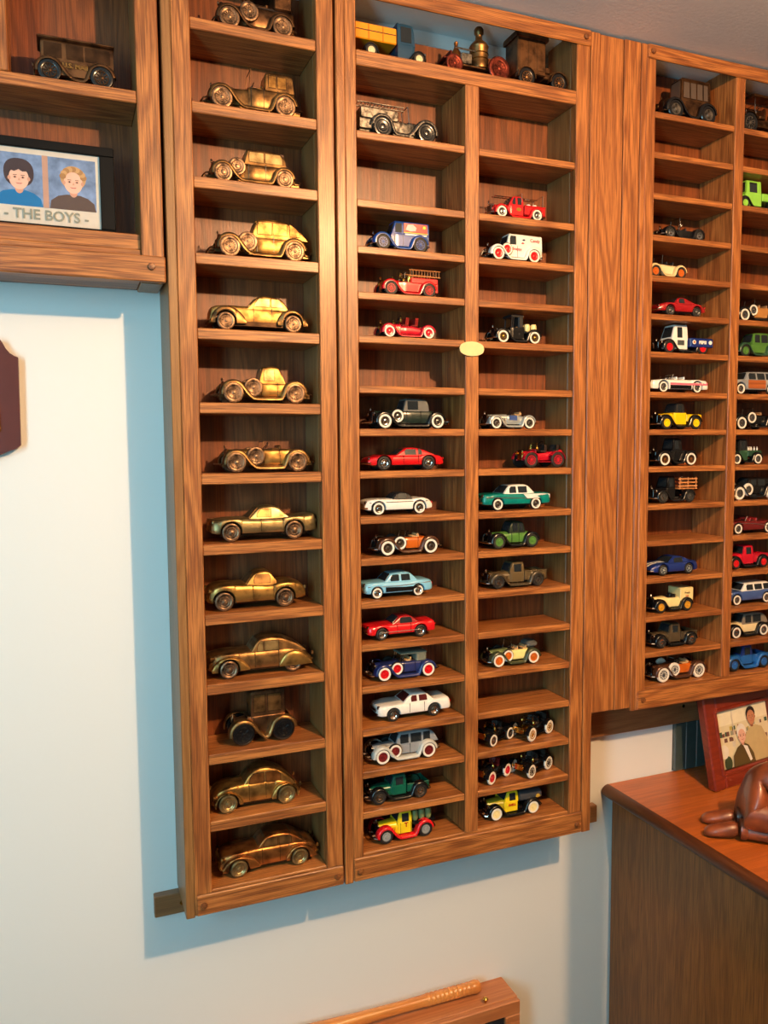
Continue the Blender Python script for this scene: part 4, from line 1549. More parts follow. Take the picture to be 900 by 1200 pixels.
yellow = paint('yellow_enamel', (240, 196, 10)); lemon = paint('lemon_enamel', (238, 206, 30)); amber = paint('amber_enamel', (236, 150, 20))
orange = paint('orange_enamel', (190, 92, 24)); brown = paint('brown_enamel', (74, 44, 28)); olive = paint('olive_brown_enamel', (92, 76, 50)); tan = paint('tan_top', (186, 150, 104), .6, 0); maroon = paint('maroon_enamel', (100, 26, 28))
grey = paint('grey_enamel', (138, 142, 146)); silver_p = paint('silver_enamel', (168, 174, 172), .25, .4, .4); dgrey = paint('charcoal_enamel', (66, 68, 72)); pink = paint('pink_enamel', (216, 110, 130)); blacktop = paint('black_top', (22, 22, 24), .6, 0); greytop = paint('grey_top', (88, 88, 84), .6, 0)
woodp = oak('model_wood', 'x', light=(176, 98, 48), mid=(150, 78, 36), dark=(96, 46, 22), pores=.5); palewood = oak('model_stake_wood', 'x', light=(206, 140, 84), mid=(186, 120, 66), dark=(140, 84, 44), pores=.4)
inkred, inkblue, inkblack, inkwhite = ink('red', (190, 24, 30)), ink('navy', (28, 40, 96)), ink('black', (26, 24, 24)), ink('white', (236, 234, 228))

SEDAN = [(.38, .56), (.43, .92), (.50, .99), (.72, 1.0), (.86, .93), (.92, .74), (.95, .54)]
COUPE = [(.40, .56), (.45, .92), (.52, 1.0), (.62, .99), (.67, .92), (.70, .56)]
CABP = [(.38, .56, 1), (.43, .95), (.47, 1.0), (.57, 1.0), (.60, .96), (.605, .56, 1)]
VANP = [(.36, .58, 1), (.41, .95), (.46, 1.0), (.92, .99), (.96, .95), (.965, .56, 1)]

# ---- bronze cars, top to bottom
g1 = None
def A(i): return A_FLOOR if i == 12 else A_Z[i]


loc, L = at(.236, .376, A(0), .062, .012)
vint('model_car', 'dark bronze vintage touring car on the topmost visible shelf of the bronze column', L, .078, .062, loc, B_DARK, kind=BS, r=.12, bz=.62, hz=.60, tail='tub', open_x=(.42, .92), rows=2, top_up=(.40, .93, 1.0, B_DARK), metal=B_DARK, seat=B_DARK, spare=(.42, .42), louvers=False)
loc, L = at(.216, .384, A(1), .060, .012)
vint('model_car', 'bronze town car with open driver seat and enclosed rear cab', L, .072, .060, loc, B_MID, kind=BS, r=.103, bz=.62, hz=.60, hx=.13, cx=.46, bx=.90, tail='none', cab=[(.62, .58, 1), (.625, .96, 1), (.66, 1.0), (.86, .99), (.89, .90), (.90, .58)], win=B_GOLD, splits=((.63, .73), (.73, .83)), open_x=(.47, .61), metal=B_DARK, seat=B_MID, seams=(.48, .60, .74))
loc, L = at(.216, .380, A(2), .060, .012)
vint('model_car', 'bronze sedan with low raked hardtop and side spare, third from top of the column', L, .060, .060, loc, B_MID, fend=B_MID, kind=BW, r=.092, bz=.62, hz=.62, cx=.42, bx=.93, cab=[(.41, .58, 1), (.44, .96), (.48, 1.0), (.78, .96), (.83, .60, 1)], win=B_PALE, splits=((.45, .61), (.61, .80)), spare=(.33, .46), metal=B_DARK, seams=(.45, .62), tail='round')
loc, L = at(.222, .397, A(3), .062, .012)
vint('model_car', 'bronze four-window sedan with rounded back and a side-mounted spare', L, .068, .062, loc, B_GOLD, fend=B_MID, kind=BS, r=.098, bz=.60, hz=.60, cx=.42, bx=.93, cab=[(.41, .57), (.45, .92), (.52, 1.0), (.70, .99), (.82, .88), (.90, .70), (.94, .54)], win=B_GOLD, splits=((.45, .60), (.60, .75), (.76, .87)), spare=(.36, .40), metal=B_DARK, seams=(.45, .61, .76))
loc, L = at(.222, .383, A(4), .060, .012)
modern('model_car', 'bronze streamlined coupe with sloping tail and pontoon fenders', L, .060, .060, loc, [(0, .30), (.01, .52), (.04, .66), (.2, .70), (.40, .70), (.6, .68), (.82, .60), (.94, .42), (1, .28)],
       [(.38, .62), (.45, .88), (.52, .99), (.60, 1.0), (.74, .92), (.80, .64)], B_GOLD, win=B_PALE, splits=((.44, .62), (.62, .76)), kind=BS, xf=.15, xr=.84, r=.092, zb=.20, metal=B_DARK, blobs=((.0, .36, .24, .66, .26, .5, B_MID), (.68, 1.0, .24, .64, .26, .5, B_MID)), body_w=.70, cw=.66, ck=.1, seams=(.44, .63), lights=False)
loc, L = at(.224, .394, A(5), .060, .014)
vint('model_car', 'bronze coupe with upright soft top, small rear window and side spare', L, .062, .060, loc, B_GOLD, fend=B_MID, kind=BS, r=.100, bz=.58, hz=.60, cx=.44, bx=.95, cab=[(.45, .54, 1), (.48, .93), (.52, .99), (.62, 1.0), (.66, .92), (.71, .55, 1)], roof=B_GOLD, win=B_PALE, splits=((.49, .61),), spare=(.385, .42), metal=B_DARK, seams=(.47, .63), tail='round')
loc, L = at(.226, .396, A(6), .060, .014)
vint('model_car', 'bronze open roadster with folded windshield and side spare, no roof', L, .051, .060, loc, B_GOLD, fend=B_MID, kind=BS, r=.100, bz=.76, hz=.78, cx=.45, bx=.95, open_x=(.46, .66), spare=(.385, .52), metal=B_DARK, seat=B_MID, seams=(.47, .63), tail='round')
loc, L = at(.216, .394, A(7), .064, .018)
modern('model_car', 'pale bronze fifties hardtop with a porthole roof and tail fins', L, .058, .064, loc, [(0, .36, 1), (.005, .58), (.05, .64), (.3, .67), (.38, .66), (.6, .66), (.8, .68), (.985, .74, 1), (1, .62, 1), (.985, .34, 1)][:8] + [(1, .60)],
       [(.34, .60), (.43, .90), (.48, .98), (.58, 1.0), (.64, .94), (.69, .80), (.74, .62)], B_PALE, win=B_MID, splits=((.42, .57),), kind=BW, xf=.18, xr=.78, r=.088, zb=.24, metal=B_PALE, seams=(.46, .67), trim=[(.03, .60), (.45, .58), (.97, .56)], grille=(.30, .46), nose=.10, tail=.08)
loc, L = at(.207, .373, A(8), .064, .016)
modern('model_car', 'gold bronze rounded fifties sports car with bubble hardtop', L, .063, .064, loc, [(0, .34), (.015, .52), (.06, .64), (.2, .70), (.42, .68), (.6, .64), (.70, .66), (.84, .68), (.95, .62), (1, .46)],
       [(.37, .60), (.45, .88), (.50, .97), (.58, 1.0), (.64, .95), (.69, .76), (.70, .62)], B_GOLD, win=B_MID, splits=((.46, .64),), kind=BW, xf=.16, xr=.78, r=.096, zb=.22, metal=B_PALE, seams=(.45, .66), grille=(.28, .42), nose=.2, tail=.2)
loc, L = at(.207, .386, A(9), .066, .018)
modern('model_car', 'bronze long-hood coupe with covered rear wheels and split highlights', L, .063, .066, loc, [(0, .38), (.012, .58), (.06, .64), (.3, .68), (.42, .68), (.62, .68), (.78, .68), (.90, .58), (.97, .42), (1, .30)],
       [(.39, .62), (.46, .92), (.54, 1.0), (.64, .99), (.72, .94), (.84, .78), (.93, .56)], B_MID, win=B_PALE, splits=((.45, .52), (.52, .67)), kind=BW, xf=.18, xr=.80, r=.088, zb=.20, metal=B_MID, skirt=True, blobs=((.02, .38, .20, .58, .30, .5, B_GOLD), (.66, .99, .16, .60, .30, .5, B_GOLD)), body_w=.82, cw=.76, ck=.14, seams=(.43, .66))
loc, L = at(.236, .354, A(10), .062, .018)
vint('model_car', 'dark bronze upright veteran carriage with closed cab and black wheels', L, .090, .062, loc, B_DARK, fend=B_MID, kind=(black_p, None, black_p, 10), r=.165, xf=.21, xr=.80, hx=.12, cx=.30, bx=.84, bz=.50, hz=.46, tail='flat', metal=B_DARK, win=B_MID, bumpers=False, louvers=False, bw=.62,
     cab=[(.34, .48, 1), (.345, .97, 1), (.38, 1.0), (.80, 1.0), (.83, .97), (.835, .48, 1)], splits=((.36, .56), (.58, .80)), ck=.02, seams=(.38, .58), lampr=.05)
loc, L = at(.206, .360, A(11), .064, .018)
modern('model_car', 'gold bronze small car with domed roof and rounded back', L, .066, .064, loc, [(0, .30), (.02, .42), (.08, .56), (.2, .64), (.36, .68), (.5, .68), (.7, .66), (.84, .56), (.95, .38), (1, .24)],
       [(.34, .60), (.41, .84), (.48, .96), (.56, 1.0), (.66, .98), (.78, .86), (.88, .66), (.95, .46)], B_GOLD, win=B_COPPER, splits=((.41, .59), (.60, .78)), kind=(B_PALE, None, B_PALE, 0), xf=.17, xr=.83, r=.105, zb=.18, metal=B_MID, blobs=((.02, .34, .20, .54, .30, .5, B_GOLD), (.66, .98, .18, .56, .30, .5, B_GOLD)), body_w=.78, cw=.74, ck=.2, seams=(.41, .60))
loc, L = at(.217, .390, A(12), .066, .018)
modern('model_car', 'copper bronze forties coupe on the bottom shelf of the bronze column', L, .060, .066, loc, [(0, .34), (.012, .52), (.06, .64), (.3, .70), (.40, .71), (.6, .70), (.78, .68), (.92, .60), (.98, .48), (1, .34)],
       [(.37, .64), (.44, .90), (.51, .99), (.62, 1.0), (.72, .94), (.80, .80), (.88, .62)], B_COPPER, win=B_MID, splits=((.43, .59), (.59, .73)), kind=(B_PALE, None, B_PALE, 0), xf=.18, xr=.80, r=.088, zb=.20, metal=B_GOLD, blobs=((.02, .40, .22, .60, .30, .5, B_COPPER), (.66, .98, .20, .60, .30, .5, B_COPPER)), body_w=.82, cw=.74, ck=.14, seams=(.42, .60), grille=(.3, .52))

# ---- top shelf of the middle unit
loc, L = at(.470, .612, T2_Z, .054, .014)
vint('model_truck', 'toy truck with yellow-orange bed and dark blue cab on the top middle shelf', L, .070, .054, loc, paint('slate_blue_enamel', (30, 66, 92)), kind=bk(ivory), rz=pi, r=.075, xf=.16, xr=.78, hx=.06, cx=.20, bx=.42, bz=.50, hz=.42, tail='flat', cab=[(.19, .46, 1), (.21, .93), (.24, 1.0), (.38, 1.0), (.42, .96), (.425, .46, 1)], splits=((.23, .39),), fend=black_p, cat='model truck',
     extras=(box_body(.45, .98, .40, .78, amber, 'dump_bed', .86), side_plate([(.46, .62), (.97, .62), (.97, .60), (.46, .60)], brown, 'rib', .86), side_plate([(.62, .42), (.635, .42), (.635, .76), (.62, .76)], paint('amber_dark', (190, 116, 14)), 'rib', .86), side_plate([(.80, .42), (.815, .42), (.815, .76), (.80, .76)], paint('amber_dark', (190, 116, 14)), 'rib', .86)), bumpers=False, lampr=.03)
# steam fire engine
loc, L = at(.640, .768, T2_Z, .056, .014)
se = thing('steam_engine', 'antique steam pumper with tall bronze boiler and red spoked wheels', 'model engine', loc)
X = lambda f: -L / 2 + f * L
M = MB(); M.bbox((X(.05), -.014, .020), (X(.95), .014, .024), .001); M.obj('frame', B_DARK, se)
M = MB().lathe([(.0170, .024), (.0180, .028), (.0170, .034), (.0165, .060), (.0180, .063), (.0160, .067), (.0100, .073), (.0065, .076), (.0060, .084), (.0085, .087), (.0088, .094), (.0060, .098)], (X(.62), 0, 0), 'z', 20); M.obj('boiler', B_MID, se, 50)
M = MB()
for z in (.040, .050): M.lathe([(.0172, z - .001), (.0180, z), (.0172, z + .001)], (X(.62), 0, 0), 'z', 20, caps=False)
M.obj('boiler_band', brass, se)
M = MB().lathe([(.0085, .026), (.0095, .030), (.0090, .046), (.0050, .052), (.0030, .058), (.0040, .064), (.001, .067)], (X(.26), 0, 0), 'z', 16); M.obj('air_dome', B_COPPER, se, 50)
M = MB(); M.bbox((X(.30), -.010, .026), (X(.48), .010, .046), .002); M.tube([(X(.2), -.012, .050), (X(.52), -.012, .050)], .0014, 6); M.tube([(X(.2), .012, .050), (X(.52), .012, .050)], .0014, 6); M.obj('pump', B_PEWTER, se)
M = MB(); M.bbox((X(.02), -.013, .028), (X(.15), .013, .032), .001); M.bbox((X(.12), -.013, .032), (X(.15), .013, .044), .001); M.obj('driver_seat', B_RED, se)
for f, r_ in ((.14, .0165), (.84, .0215)):
    for s in (-1, 1):
        put_wheel(se, (X(f), s * .0235, r_), r_, .006, (B_RED, None, B_RED, 10), s > 0)
# covered wagon van
loc, L = at(.785, .890, T2_Z, .060, .016)
dw = thing('model_wagon', 'dark bronze boxy delivery wagon at the right of the top middle shelf', 'model wagon', loc)
X = lambda f: -L / 2 + f * L
M = MB(); M.bbox((X(.04), -.022, .026), (X(.62), .022, .090), .002); M.obj('cargo_box', B_DARK, dw)
M = MB(); body_loft(M, steps(X(.01), X(.66), 6), lambda x: .098, lambda x: .088, lambda x: .0245); M.obj('roof', B_DARK, dw)
for k in range(3):
    for s in (-1, 1):
        M = MB(); M.bbox((X(.08 + .18 * k), s * .0215, .034), (X(.22 + .18 * k), s * .0228, .084), .0005); M.obj('panel', B_DARK, dw)
M = MB(); M.bbox((X(.60), -.018, .024), (X(.95), .018, .034), .0015); M.bbox((X(.62), -.018, .034), (X(.74), .018, .046), .002); M.obj('driver_bench', B_DARK, dw)
M = MB(); body_loft(M, steps(X(.76), X(.97), 5), lambda x: .044, lambda x: .024, lambda x: .012); M.obj('hood', B_DARK, dw)
for f, r_ in ((.20, .017), (.86, .017)):
    for s in (-1, 1):
        put_wheel(dw, (X(f), s * .0255, r_), r_, .006, (black_p, None, B_DARK, 10), s > 0)
        M = MB(); fender_strip(M, [(X(f) + .0195 * cos(a), r_ + .0195 * sin(a)) for a in steps(pi, 0, 8)], s * .018, s * .029, .0005, .001); M.obj('fender', B_DARK, dw, 50)

# ---- middle unit, left column
loc, L = at(.478, .628, B_Z[0], .052, .012)
vint('model_engine', 'grey pewter ladder fire engine with big black tyres', L, .060, .052, loc, B_PEWTER, kind=(black_p, None, black_p, 0), rz=pi, r=.115, xf=.17, xr=.72, hx=.08, cx=.36, bx=.98, bz=.52, hz=.62, tail='flat', metal=B_PEWTER, seat=B_PEWTER, open_x=(.37, .52), cat='model engine',
     extras=(box_body(.52, .98, .48, .78, B_PEWTER, 'hose_bed', .80), side_ladder(.45, .99, .80, .90, B_PEWTER), ladder(.50, .99, .98, B_PEWTER)), bumpers=False)
loc, L = at(.497, .612, B_Z[2], .048, .012)
vint('model_van', 'blue delivery van with a red picture panel on its side', L, .054, .048, loc, blue, fend=blue, kind=sp(blue, 10), r=.118, bz=.60, hz=.58, cx=.36, bx=.965, tail='flat', cab=VANP, splits=((.40, .53),), metal=chrome, cat='model van', seams=(.40, .54),
     extras=(side_plate([(.55, .66), (.94, .66), (.94, .93), (.55, .93)], inkred, 'picture_panel', .665), side_plate([(.55, .625), (.95, .625), (.95, .65), (.55, .65)], yellow, 'yellow_band', .665), side_plate([(.57, .56), (.93, .56), (.93, .60), (.57, .60)], inkwhite, 'white_band', .67),
             side_plate([(.58, .72), (.66, .68), (.74, .70), (.76, .80), (.70, .90), (.61, .88)], ink('grey', (176, 172, 170)), 'picture', .665, off=.0006), side_plate([(.86, .80), (.89, .78), (.92, .82), (.90, .88), (.87, .88)], yellow, 'emblem', .665, off=.0006)))
loc, L = at(.513, .630, B_Z[3], .048, .014)
vint('model_engine', 'red vintage fire engine carrying long side ladders', L, .052, .048, loc, red, kind=sp(red, 12), r=.108, xf=.18, xr=.80, hx=.10, cx=.34, bx=.97, bz=.50, hz=.58, tail='flat', metal=brass, open_x=(.36, .50), shield=False, cat='model engine',
     extras=(box_body(.52, .97, .46, .66, red, 'hose_bed', .74), side_ladder(.48, 1.0, .70, .90, palewood), posts((.54, .92), .62, .94, chrome), drums(1, .46, .54, .50, .0045, .012, brass, 2, .25), steering(.40, .72, black_p), side_lamps(.34, .66, brass)), bumpers=False)
loc, L = at(.510, .624, B_Z[4], .046, .014)
vint('model_car', 'red open brass-era racer with two seats and white tyres', L, .044, .046, loc, crimson, kind=ww(crimson), r=.098, xf=.18, xr=.84, hx=.12, cx=.40, bx=.90, bz=.52, hz=.62, tail='boat', metal=brass, seat=redseat, shield=False, bumpers=False, rear_spare=False,
     extras=(tub_seats((.42, .58), .50, redseat, .36), steering(.40, .84, black_p), side_lamps(.38, .70, brass)))
loc, L = at(.489, .656, B_Z[6], .056, .014)
vint('model_car', 'long dark green convertible with grey soft top up and white-walled tyres', L, .054, .056, loc, dgreen, fend=black_p, kind=ww(), r=.082, bz=.62, hz=.62, hx=.10, cx=.42, bx=.92, cab=[(.42, .58, 1), (.455, .95), (.49, 1.0), (.66, .98), (.71, .88), (.72, .58, 1)], roof=greytop, splits=((.46, .60),), spare=(.34, .42), rear_spare=False, tail='round', seams=(.46, .62))
loc, L = at(.491, .637, B_Z[7], .052, .018)
modern('model_car', 'bright red seventies muscle coupe with fastback roof', L, .040, .052, loc, [(0, .38), (.02, .54), (.1, .62), (.36, .68), (.5, .68), (.8, .68), (.93, .66), (.985, .56), (1, .42)],
       [(.36, .64), (.47, .92), (.53, 1.0), (.64, .99), (.76, .88), (.88, .68)], red, win=glass_m, splits=((.47, .64), (.65, .72)), kind=bk(), xf=.20, xr=.79, r=.086, zb=.24, seams=(.45, .65), nose=.2)
loc, L = at(.484, .614, B_Z[8], .050, .018)
modern('model_car', 'white fifties roadster with black folded soft top', L, .040, .050, loc, [(0, .40), (.015, .56), (.07, .68), (.3, .72), (.5, .70), (.7, .70), (.85, .74), (.95, .66), (1, .50)],
       [(.40, .66), (.47, .92), (.53, 1.0), (.60, .98), (.67, .88), (.70, .68)], white, roof=blacktop, win=glass_m, splits=((.47, .62),), kind=ww(), xf=.19, xr=.80, r=.092, zb=.24, trim=[(.06, .56), (.40, .58), (.92, .58)], grille=(.34, .50), nose=.22, tail=.2)
loc, L = at(.497, .635, B_Z[9], .052, .012)
vint('model_car', 'orange and brown open roadster with white-walled wheels in the middle unit', L, .042, .052, loc, orange, fend=brown, kind=ww(), r=.104, bz=.74, hz=.76, hx=.11, cx=.42, bx=.94, open_x=(.46, .68), spare=(.37, .52), tail='round', hood_m=brown, seat=tan, seams=(.46, .64))
loc, L = at(.480, .613, B_Z[10], .054, .016)
modern('model_car', 'light blue fifties sedan with black lower side stripe', L, .044, .054, loc, [(0, .36), (.01, .56), (.05, .64), (.28, .68), (.4, .67), (.7, .66), (.86, .68), (.98, .62), (1, .44)],
       [(.30, .62), (.38, .90), (.44, .98), (.62, 1.0), (.70, .92), (.78, .66)], sky, win=glass_m, splits=((.37, .52), (.53, .68)), kind=ww(), xf=.18, xr=.78, r=.078, zb=.22, panels=(([(.30, .26), (.68, .26), (.80, .44), (.60, .42), (.30, .46)], black_p, 'black_stripe'),), trim=[(.05, .50), (.5, .48), (.96, .56)], grille=(.30, .48), nose=.1, tail=.08)
loc, L = at(.486, .619, B_Z[11], .052, .016)
modern('model_car', 'red sixties coupe with dark red roof and open side windows', L, .040, .052, loc, [(0, .40), (.01, .60), (.06, .66), (.36, .70), (.6, .70), (.8, .72), (.97, .76, 1), (.985, .60), (1, .44)],
       [(.36, .66), (.46, .94), (.52, 1.0), (.64, .98), (.74, .72)], scarlet, roof=dred, win=glass_m, splits=((.46, .66),), kind=bk(), xf=.20, xr=.77, r=.084, zb=.26, grille=(.40, .54), nose=.08, tail=.05, seams=(.42, .62), trim=[(.2, .36), (.75, .36)])
loc, L = at(.490, .632, B_Z[12], .056, .016)
vint('model_car', 'navy blue phaeton with grey-green soft top and red wheel centres', L, .048, .056, loc, navy, kind=ww(red), r=.095, bz=.62, hz=.62, hx=.11, cx=.42, bx=.93, top_up=(.44, .80, 1.0, paint('greygreen_top', (108, 112, 98), .6, 0)), open_x=(.44, .78), rows=2, spare=(.37, .42), tail='round', seams=(.48, .64), seat=tan)
loc, L = at(.506, .652, B_Z[13], .054, .020)
modern('model_car', 'white sixties hardtop coupe with red interior', L, .045, .054, loc, [(0, .40), (.01, .60), (.06, .66), (.36, .70), (.6, .70), (.8, .72), (.97, .74, 1), (.985, .60), (1, .44)],
       [(.34, .66), (.44, .93), (.50, 1.0), (.64, .99), (.70, .90), (.76, .70)], white, win=paint('red_tint_glass', (84, 30, 30), .1, .6), splits=((.44, .54), (.55, .68)), kind=bk(), xf=.20, xr=.76, r=.082, zb=.26, grille=(.40, .54), nose=.08, tail=.05, seams=(.42, .62))
loc, L = at(.484, .634, B_Z[14], .056, .016)
vint('model_car', 'grey closed sedan with dark red wheel centres and pale fenders', L, .052, .056, loc, grey, fend=paint('pale_grey_enamel', (188, 188, 180)), kind=ww(maroon), r=.098, bz=.60, hz=.60, hx=.10, cx=.40, bx=.94, cab=SEDAN, splits=((.43, .56), (.57, .73), (.74, .85)), spare=(.36, .40), seams=(.43, .57, .74))
loc, L = at(.480, .614, B_Z[15], .054, .016)
vint('model_truck', 'bottle green vintage pickup with black fenders in the middle unit', L, .046, .054, loc, bgreen, fend=black_p, kind=bk(), r=.100, bz=.62, hz=.62, hx=.10, cx=.40, bx=.60, tail='flat', cab=CABP, splits=((.44, .57),), extras=(pickup_bed(.62, .95, .58, bgreen),), cat='model truck')
loc, L = at(.493, .622, B_FLOOR, .054, .014)
vint('model_truck', 'yellow delivery truck with bright red fenders and barrels behind', L, .052, .054, loc, lemon, fend=scarlet, kind=bk(silver_p), r=.108, bz=.62, hz=.62, hx=.12, cx=.40, bx=.60, tail='flat', cab=CABP, splits=((.44, .57),), cat='model truck', seams=(.43, .59),
     extras=(stake_sides(.62, .96, .52, .60, black_p, 1), drums(3, .63, .95, .54, .0062, .018, sage), side_text('T', .515, .50, .012, inkred, .68, bold=.0004)))

# ---- middle unit, right column
loc, L = at(.729, .851, B_Z[1], .048, .012)
vint('model_truck', 'red forties pickup with a ladder rack over its bed', L, .044, .048, loc, red, kind=ww(), r=.092, bz=.62, hz=.66, hx=.08, cx=.34, bx=.58, tail='flat', bw=.76, cab=[(.33, .58, 1), (.40, .92), (.45, 1.0), (.54, 1.0), (.58, .92), (.585, .58, 1)], splits=((.38, .46), (.47, .56)), cat='model truck', louvers=False,
     extras=(pickup_bed(.60, .97, .62, red), ladder(.20, .96, 1.10, chrome, .28, .2), posts((.56, .93), .60, 1.10, chrome), side_plate([(.46, .40), (.50, .36), (.54, .40), (.54, .48), (.50, .52), (.46, .48)], brass, 'door_emblem', .74), drums(2, .70, .92, .58, .005, .010, white, 1)))
loc, L = at(.722, .846, B_Z[2], .048, .012)
vint('model_van', 'white panel van with red wheels and small red lettering', L, .053, .048, loc, white, kind=sp(red, 0, white_rub), r=.105, bz=.60, hz=.58, cx=.36, bx=.965, tail='flat', cab=VANP, splits=((.40, .53),), fend=white, cat='model van', seams=(.40, .54),
     extras=(side_text('Snappy', .53, .47, .0070, inkred, .69), side_text('Candy', .84, .80, .0080, inkred, .66), side_plate([(.62, .80), (.65, .77), (.68, .80), (.65, .83)], inkblue, 'emblem', .66), side_plate([(.60, .68), (.63, .66), (.66, .68), (.63, .72)], inkred, 'emblem', .66), side_plate([(.72, .48), (.75, .46), (.78, .48), (.75, .52)], inkblue, 'emblem', .69), side_plate([(.84, .48), (.87, .46), (.90, .48), (.87, .52)], inkred, 'emblem', .69)), spare=(.345, .42))
loc, L = at(.736, .847, B_Z[4], .048, .014)
vint('model_truck', 'black vintage truck with tan seat back and cream barrels', L, .056, .048, loc, black_p, kind=sp(brass, 10, white_rub), r=.112, bz=.56, hz=.56, hx=.12, cx=.38, bx=.62, tail='flat', cat='model truck', open_x=(.40, .60), top_up=(.38, .62, 1.0, blacktop), seat=tan,
     extras=(box_body(.63, .97, .36, .44, black_p, 'flat_bed', .74), drums(2, .66, .92, .44, .0060, .014, cream)), metal=chrome)
loc, L = at(.721, .838, B_Z[6], .048, .014)
vint('model_car', 'silver-grey low open roadster with swept fenders', L, .036, .048, loc, silver_p, kind=ww(), fend=silver_p, r=.100, bz=.74, hz=.80, hx=.10, cx=.44, bx=.94, tail='boat', shield=False, open_x=(.46, .72), seat=tan, extras=(side_plate([(.46, .48), (.60, .46), (.60, .70), (.46, .72)], steelblue, 'side_panel', .67),))
loc, L = at(.802, .898, B_Z[7], .048, .014)
veteran('model_car', 'bright red veteran car with tall red spoked wheels and tufted seats', L, .056, .048, loc, crimson, (tyre_m, None, crimson, 12), r=.155, seat=darkseat, rows=2, top=None, fend=crimson, body_h=.50)
loc, L = at(.717, .865, B_Z[8], .054, .016)
modern('model_car', 'teal and white fifties two-tone sedan', L, .048, .054, loc, [(0, .40), (.008, .58), (.05, .64), (.3, .67), (.4, .66), (.7, .66), (.88, .67), (.985, .64), (1, .46)],
       [(.30, .62), (.385, .90), (.44, .98), (.60, 1.0), (.68, .94), (.76, .66)], teal_p, roof=white, win=glass_m, splits=((.38, .50), (.51, .66)), kind=ww(), xf=.21, xr=.77, r=.078, zb=.24, panels=(([(.58, .62), (.64, .44), (.985, .44), (.985, .60), (.88, .63)], white, 'white_flank'),), grille=(.34, .50), nose=.08, tail=.06, trim=[(.05, .52), (.60, .46), (.64, .44), (.98, .44)])
loc, L = at(.728, .847, B_Z[9], .050, .014)
vint('model_car', 'leaf green vintage coupe with black roof and green wheels', L, .051, .050, loc, green, fend=black_p, kind=bk(green), r=.112, bz=.60, hz=.60, hx=.13, cx=.42, bx=.95, cab=COUPE, roof=paint('dark_green_roof', (26, 40, 28), .4, .2), splits=((.46, .57), (.58, .67)), tail='round', seams=(.45, .58))
loc, L = at(.723, .865, B_Z[10], .052, .014)
vint('model_truck', 'olive brown vintage pickup in the middle unit, right column', L, .048, .052, loc, olive, fend=paint('olive_dark_enamel', (70, 58, 40)), kind=bk(), r=.092, bz=.60, hz=.62, hx=.10, cx=.40, bx=.60, tail='flat', cab=CABP, splits=((.44, .57),), extras=(pickup_bed(.61, .96, .62, olive),), cat='model truck', bw=.72)
loc, L = at(.727, .853, B_Z[12], .052, .014)
vint('model_car', 'pale yellow and dark green open phaeton with folded grey top', L, .046, .052, loc, paint('pale_yellow_enamel', (232, 220, 140)), fend=paint('olive_fender', (58, 62, 40)), hood_m=sage, kind=ww(orange), r=.105, bz=.62, hz=.64, hx=.11, cx=.42, bx=.93, open_x=(.44, .74), rows=2, spare=(.36, .44), tail='round', seat=tan, extras=(box_body(.74, .92, .64, .92, greytop, 'folded_top', .62, .004),))
loc, L = at(.708, .790, B_Z[14], .046, .020)
veteran('model_car', 'small black brass-era car at the left of its pair, grey white-edged wheels', .088, .050, .046, (.757, .048, B_Z[14] + .0004), black_p, sp(chrome, 12, white_rub), rz=radians(24), r=.145, seat=darkseat, rows=1)
veteran('model_car', 'black and gold veteran car with white tyres and polished brass hood', .098, .052, .050, (.843, .046, B_Z[14] + .0004), black_p, (white_rub, None, brass, 10), rz=radians(24), r=.140, seat=darkseat, rows=2, hood_m=brass)
veteran('model_car', 'small black brass-era car with red wheel centres in white tyres', .086, .052, .046, (.752, .047, B_Z[15] + .0004), black_p, (white_rub, None, crimson, 0), rz=radians(26), r=.150, seat=redseat, rows=1)
veteran('model_car', 'black brass-era car with white tyres and rounded dark body', .096, .050, .050, (.842, .046, B_Z[15] + .0004), black_p, (white_rub, None, black_p, 8), rz=radians(24), r=.140, seat=darkseat, rows=2, shield=False)
loc, L = at(.722, .858, B_FLOOR, .054, .016)
vint('model_truck', 'yellow forties truck with black fenders and grey tank behind', L, .050, .054, loc, lemon, fend=black_p, kind=ww(cream), r=.098, bz=.62, hz=.66, hx=.10, cx=.36, bx=.56, tail='flat', bw=.72, cab=[(.35, .58, 1), (.41, .93), (.45, 1.0), (.54, 1.0), (.57, .94), (.575, .58, 1)], splits=((.42, .54),), cat='model truck', louvers=False, hood_m=paint('olive_yellow', (176, 160, 40)),
     extras=(tank(.60, .98, .48, .88, dgrey), side_text('SHELL', .47, .47, .0062, inkred, .73, bold=.0002), side_plate([(.86, .62), (.90, .58), (.94, .62), (.92, .72), (.88, .72)], paint('tank_emblem', (200, 160, 60)), 'tank_emblem', .745)))

# ---- right unit, left column
loc, L = at(1.120, 1.258, C_Z[0], .054, .014)
vint('model_truck', 'dark bronze veteran van with ribbed box at the top of the right unit', L, .088, .054, loc, B_DARK, kind=(black_p, None, B_PEWTER, 0), fend=black_p, r=.135, xf=.20, xr=.80, hx=.10, cx=.34, bx=.86, bz=.46, hz=.50, tail='flat', metal=B_DARK, cab=[(.34, .44, 1), (.35, .96, 1), (.38, 1.0), (.84, 1.0), (.86, .97), (.865, .44, 1)], win=paint('tin_panel', (120, 104, 92), .35, .2, .6), splits=((.36, .50), (.50, .62), (.62, .74), (.74, .86)), cat='model truck')
loc, L = at(1.118, 1.238, C_Z[3], .050, .014)
vint('model_car', 'low black open runabout with bright headlamps in the right unit', L, .046, .050, loc, black_p, kind=bk(), r=.095, bz=.46, hz=.52, hx=.14, cx=.42, bx=.97, tail='flat', open_x=(.44, .62), seat=darkseat, extras=(steering(.50, .70, chrome), side_lamps(.42, .66, chrome)), lampr=.07)
loc, L = at(1.085, 1.190, C_Z[4], .050, .014)
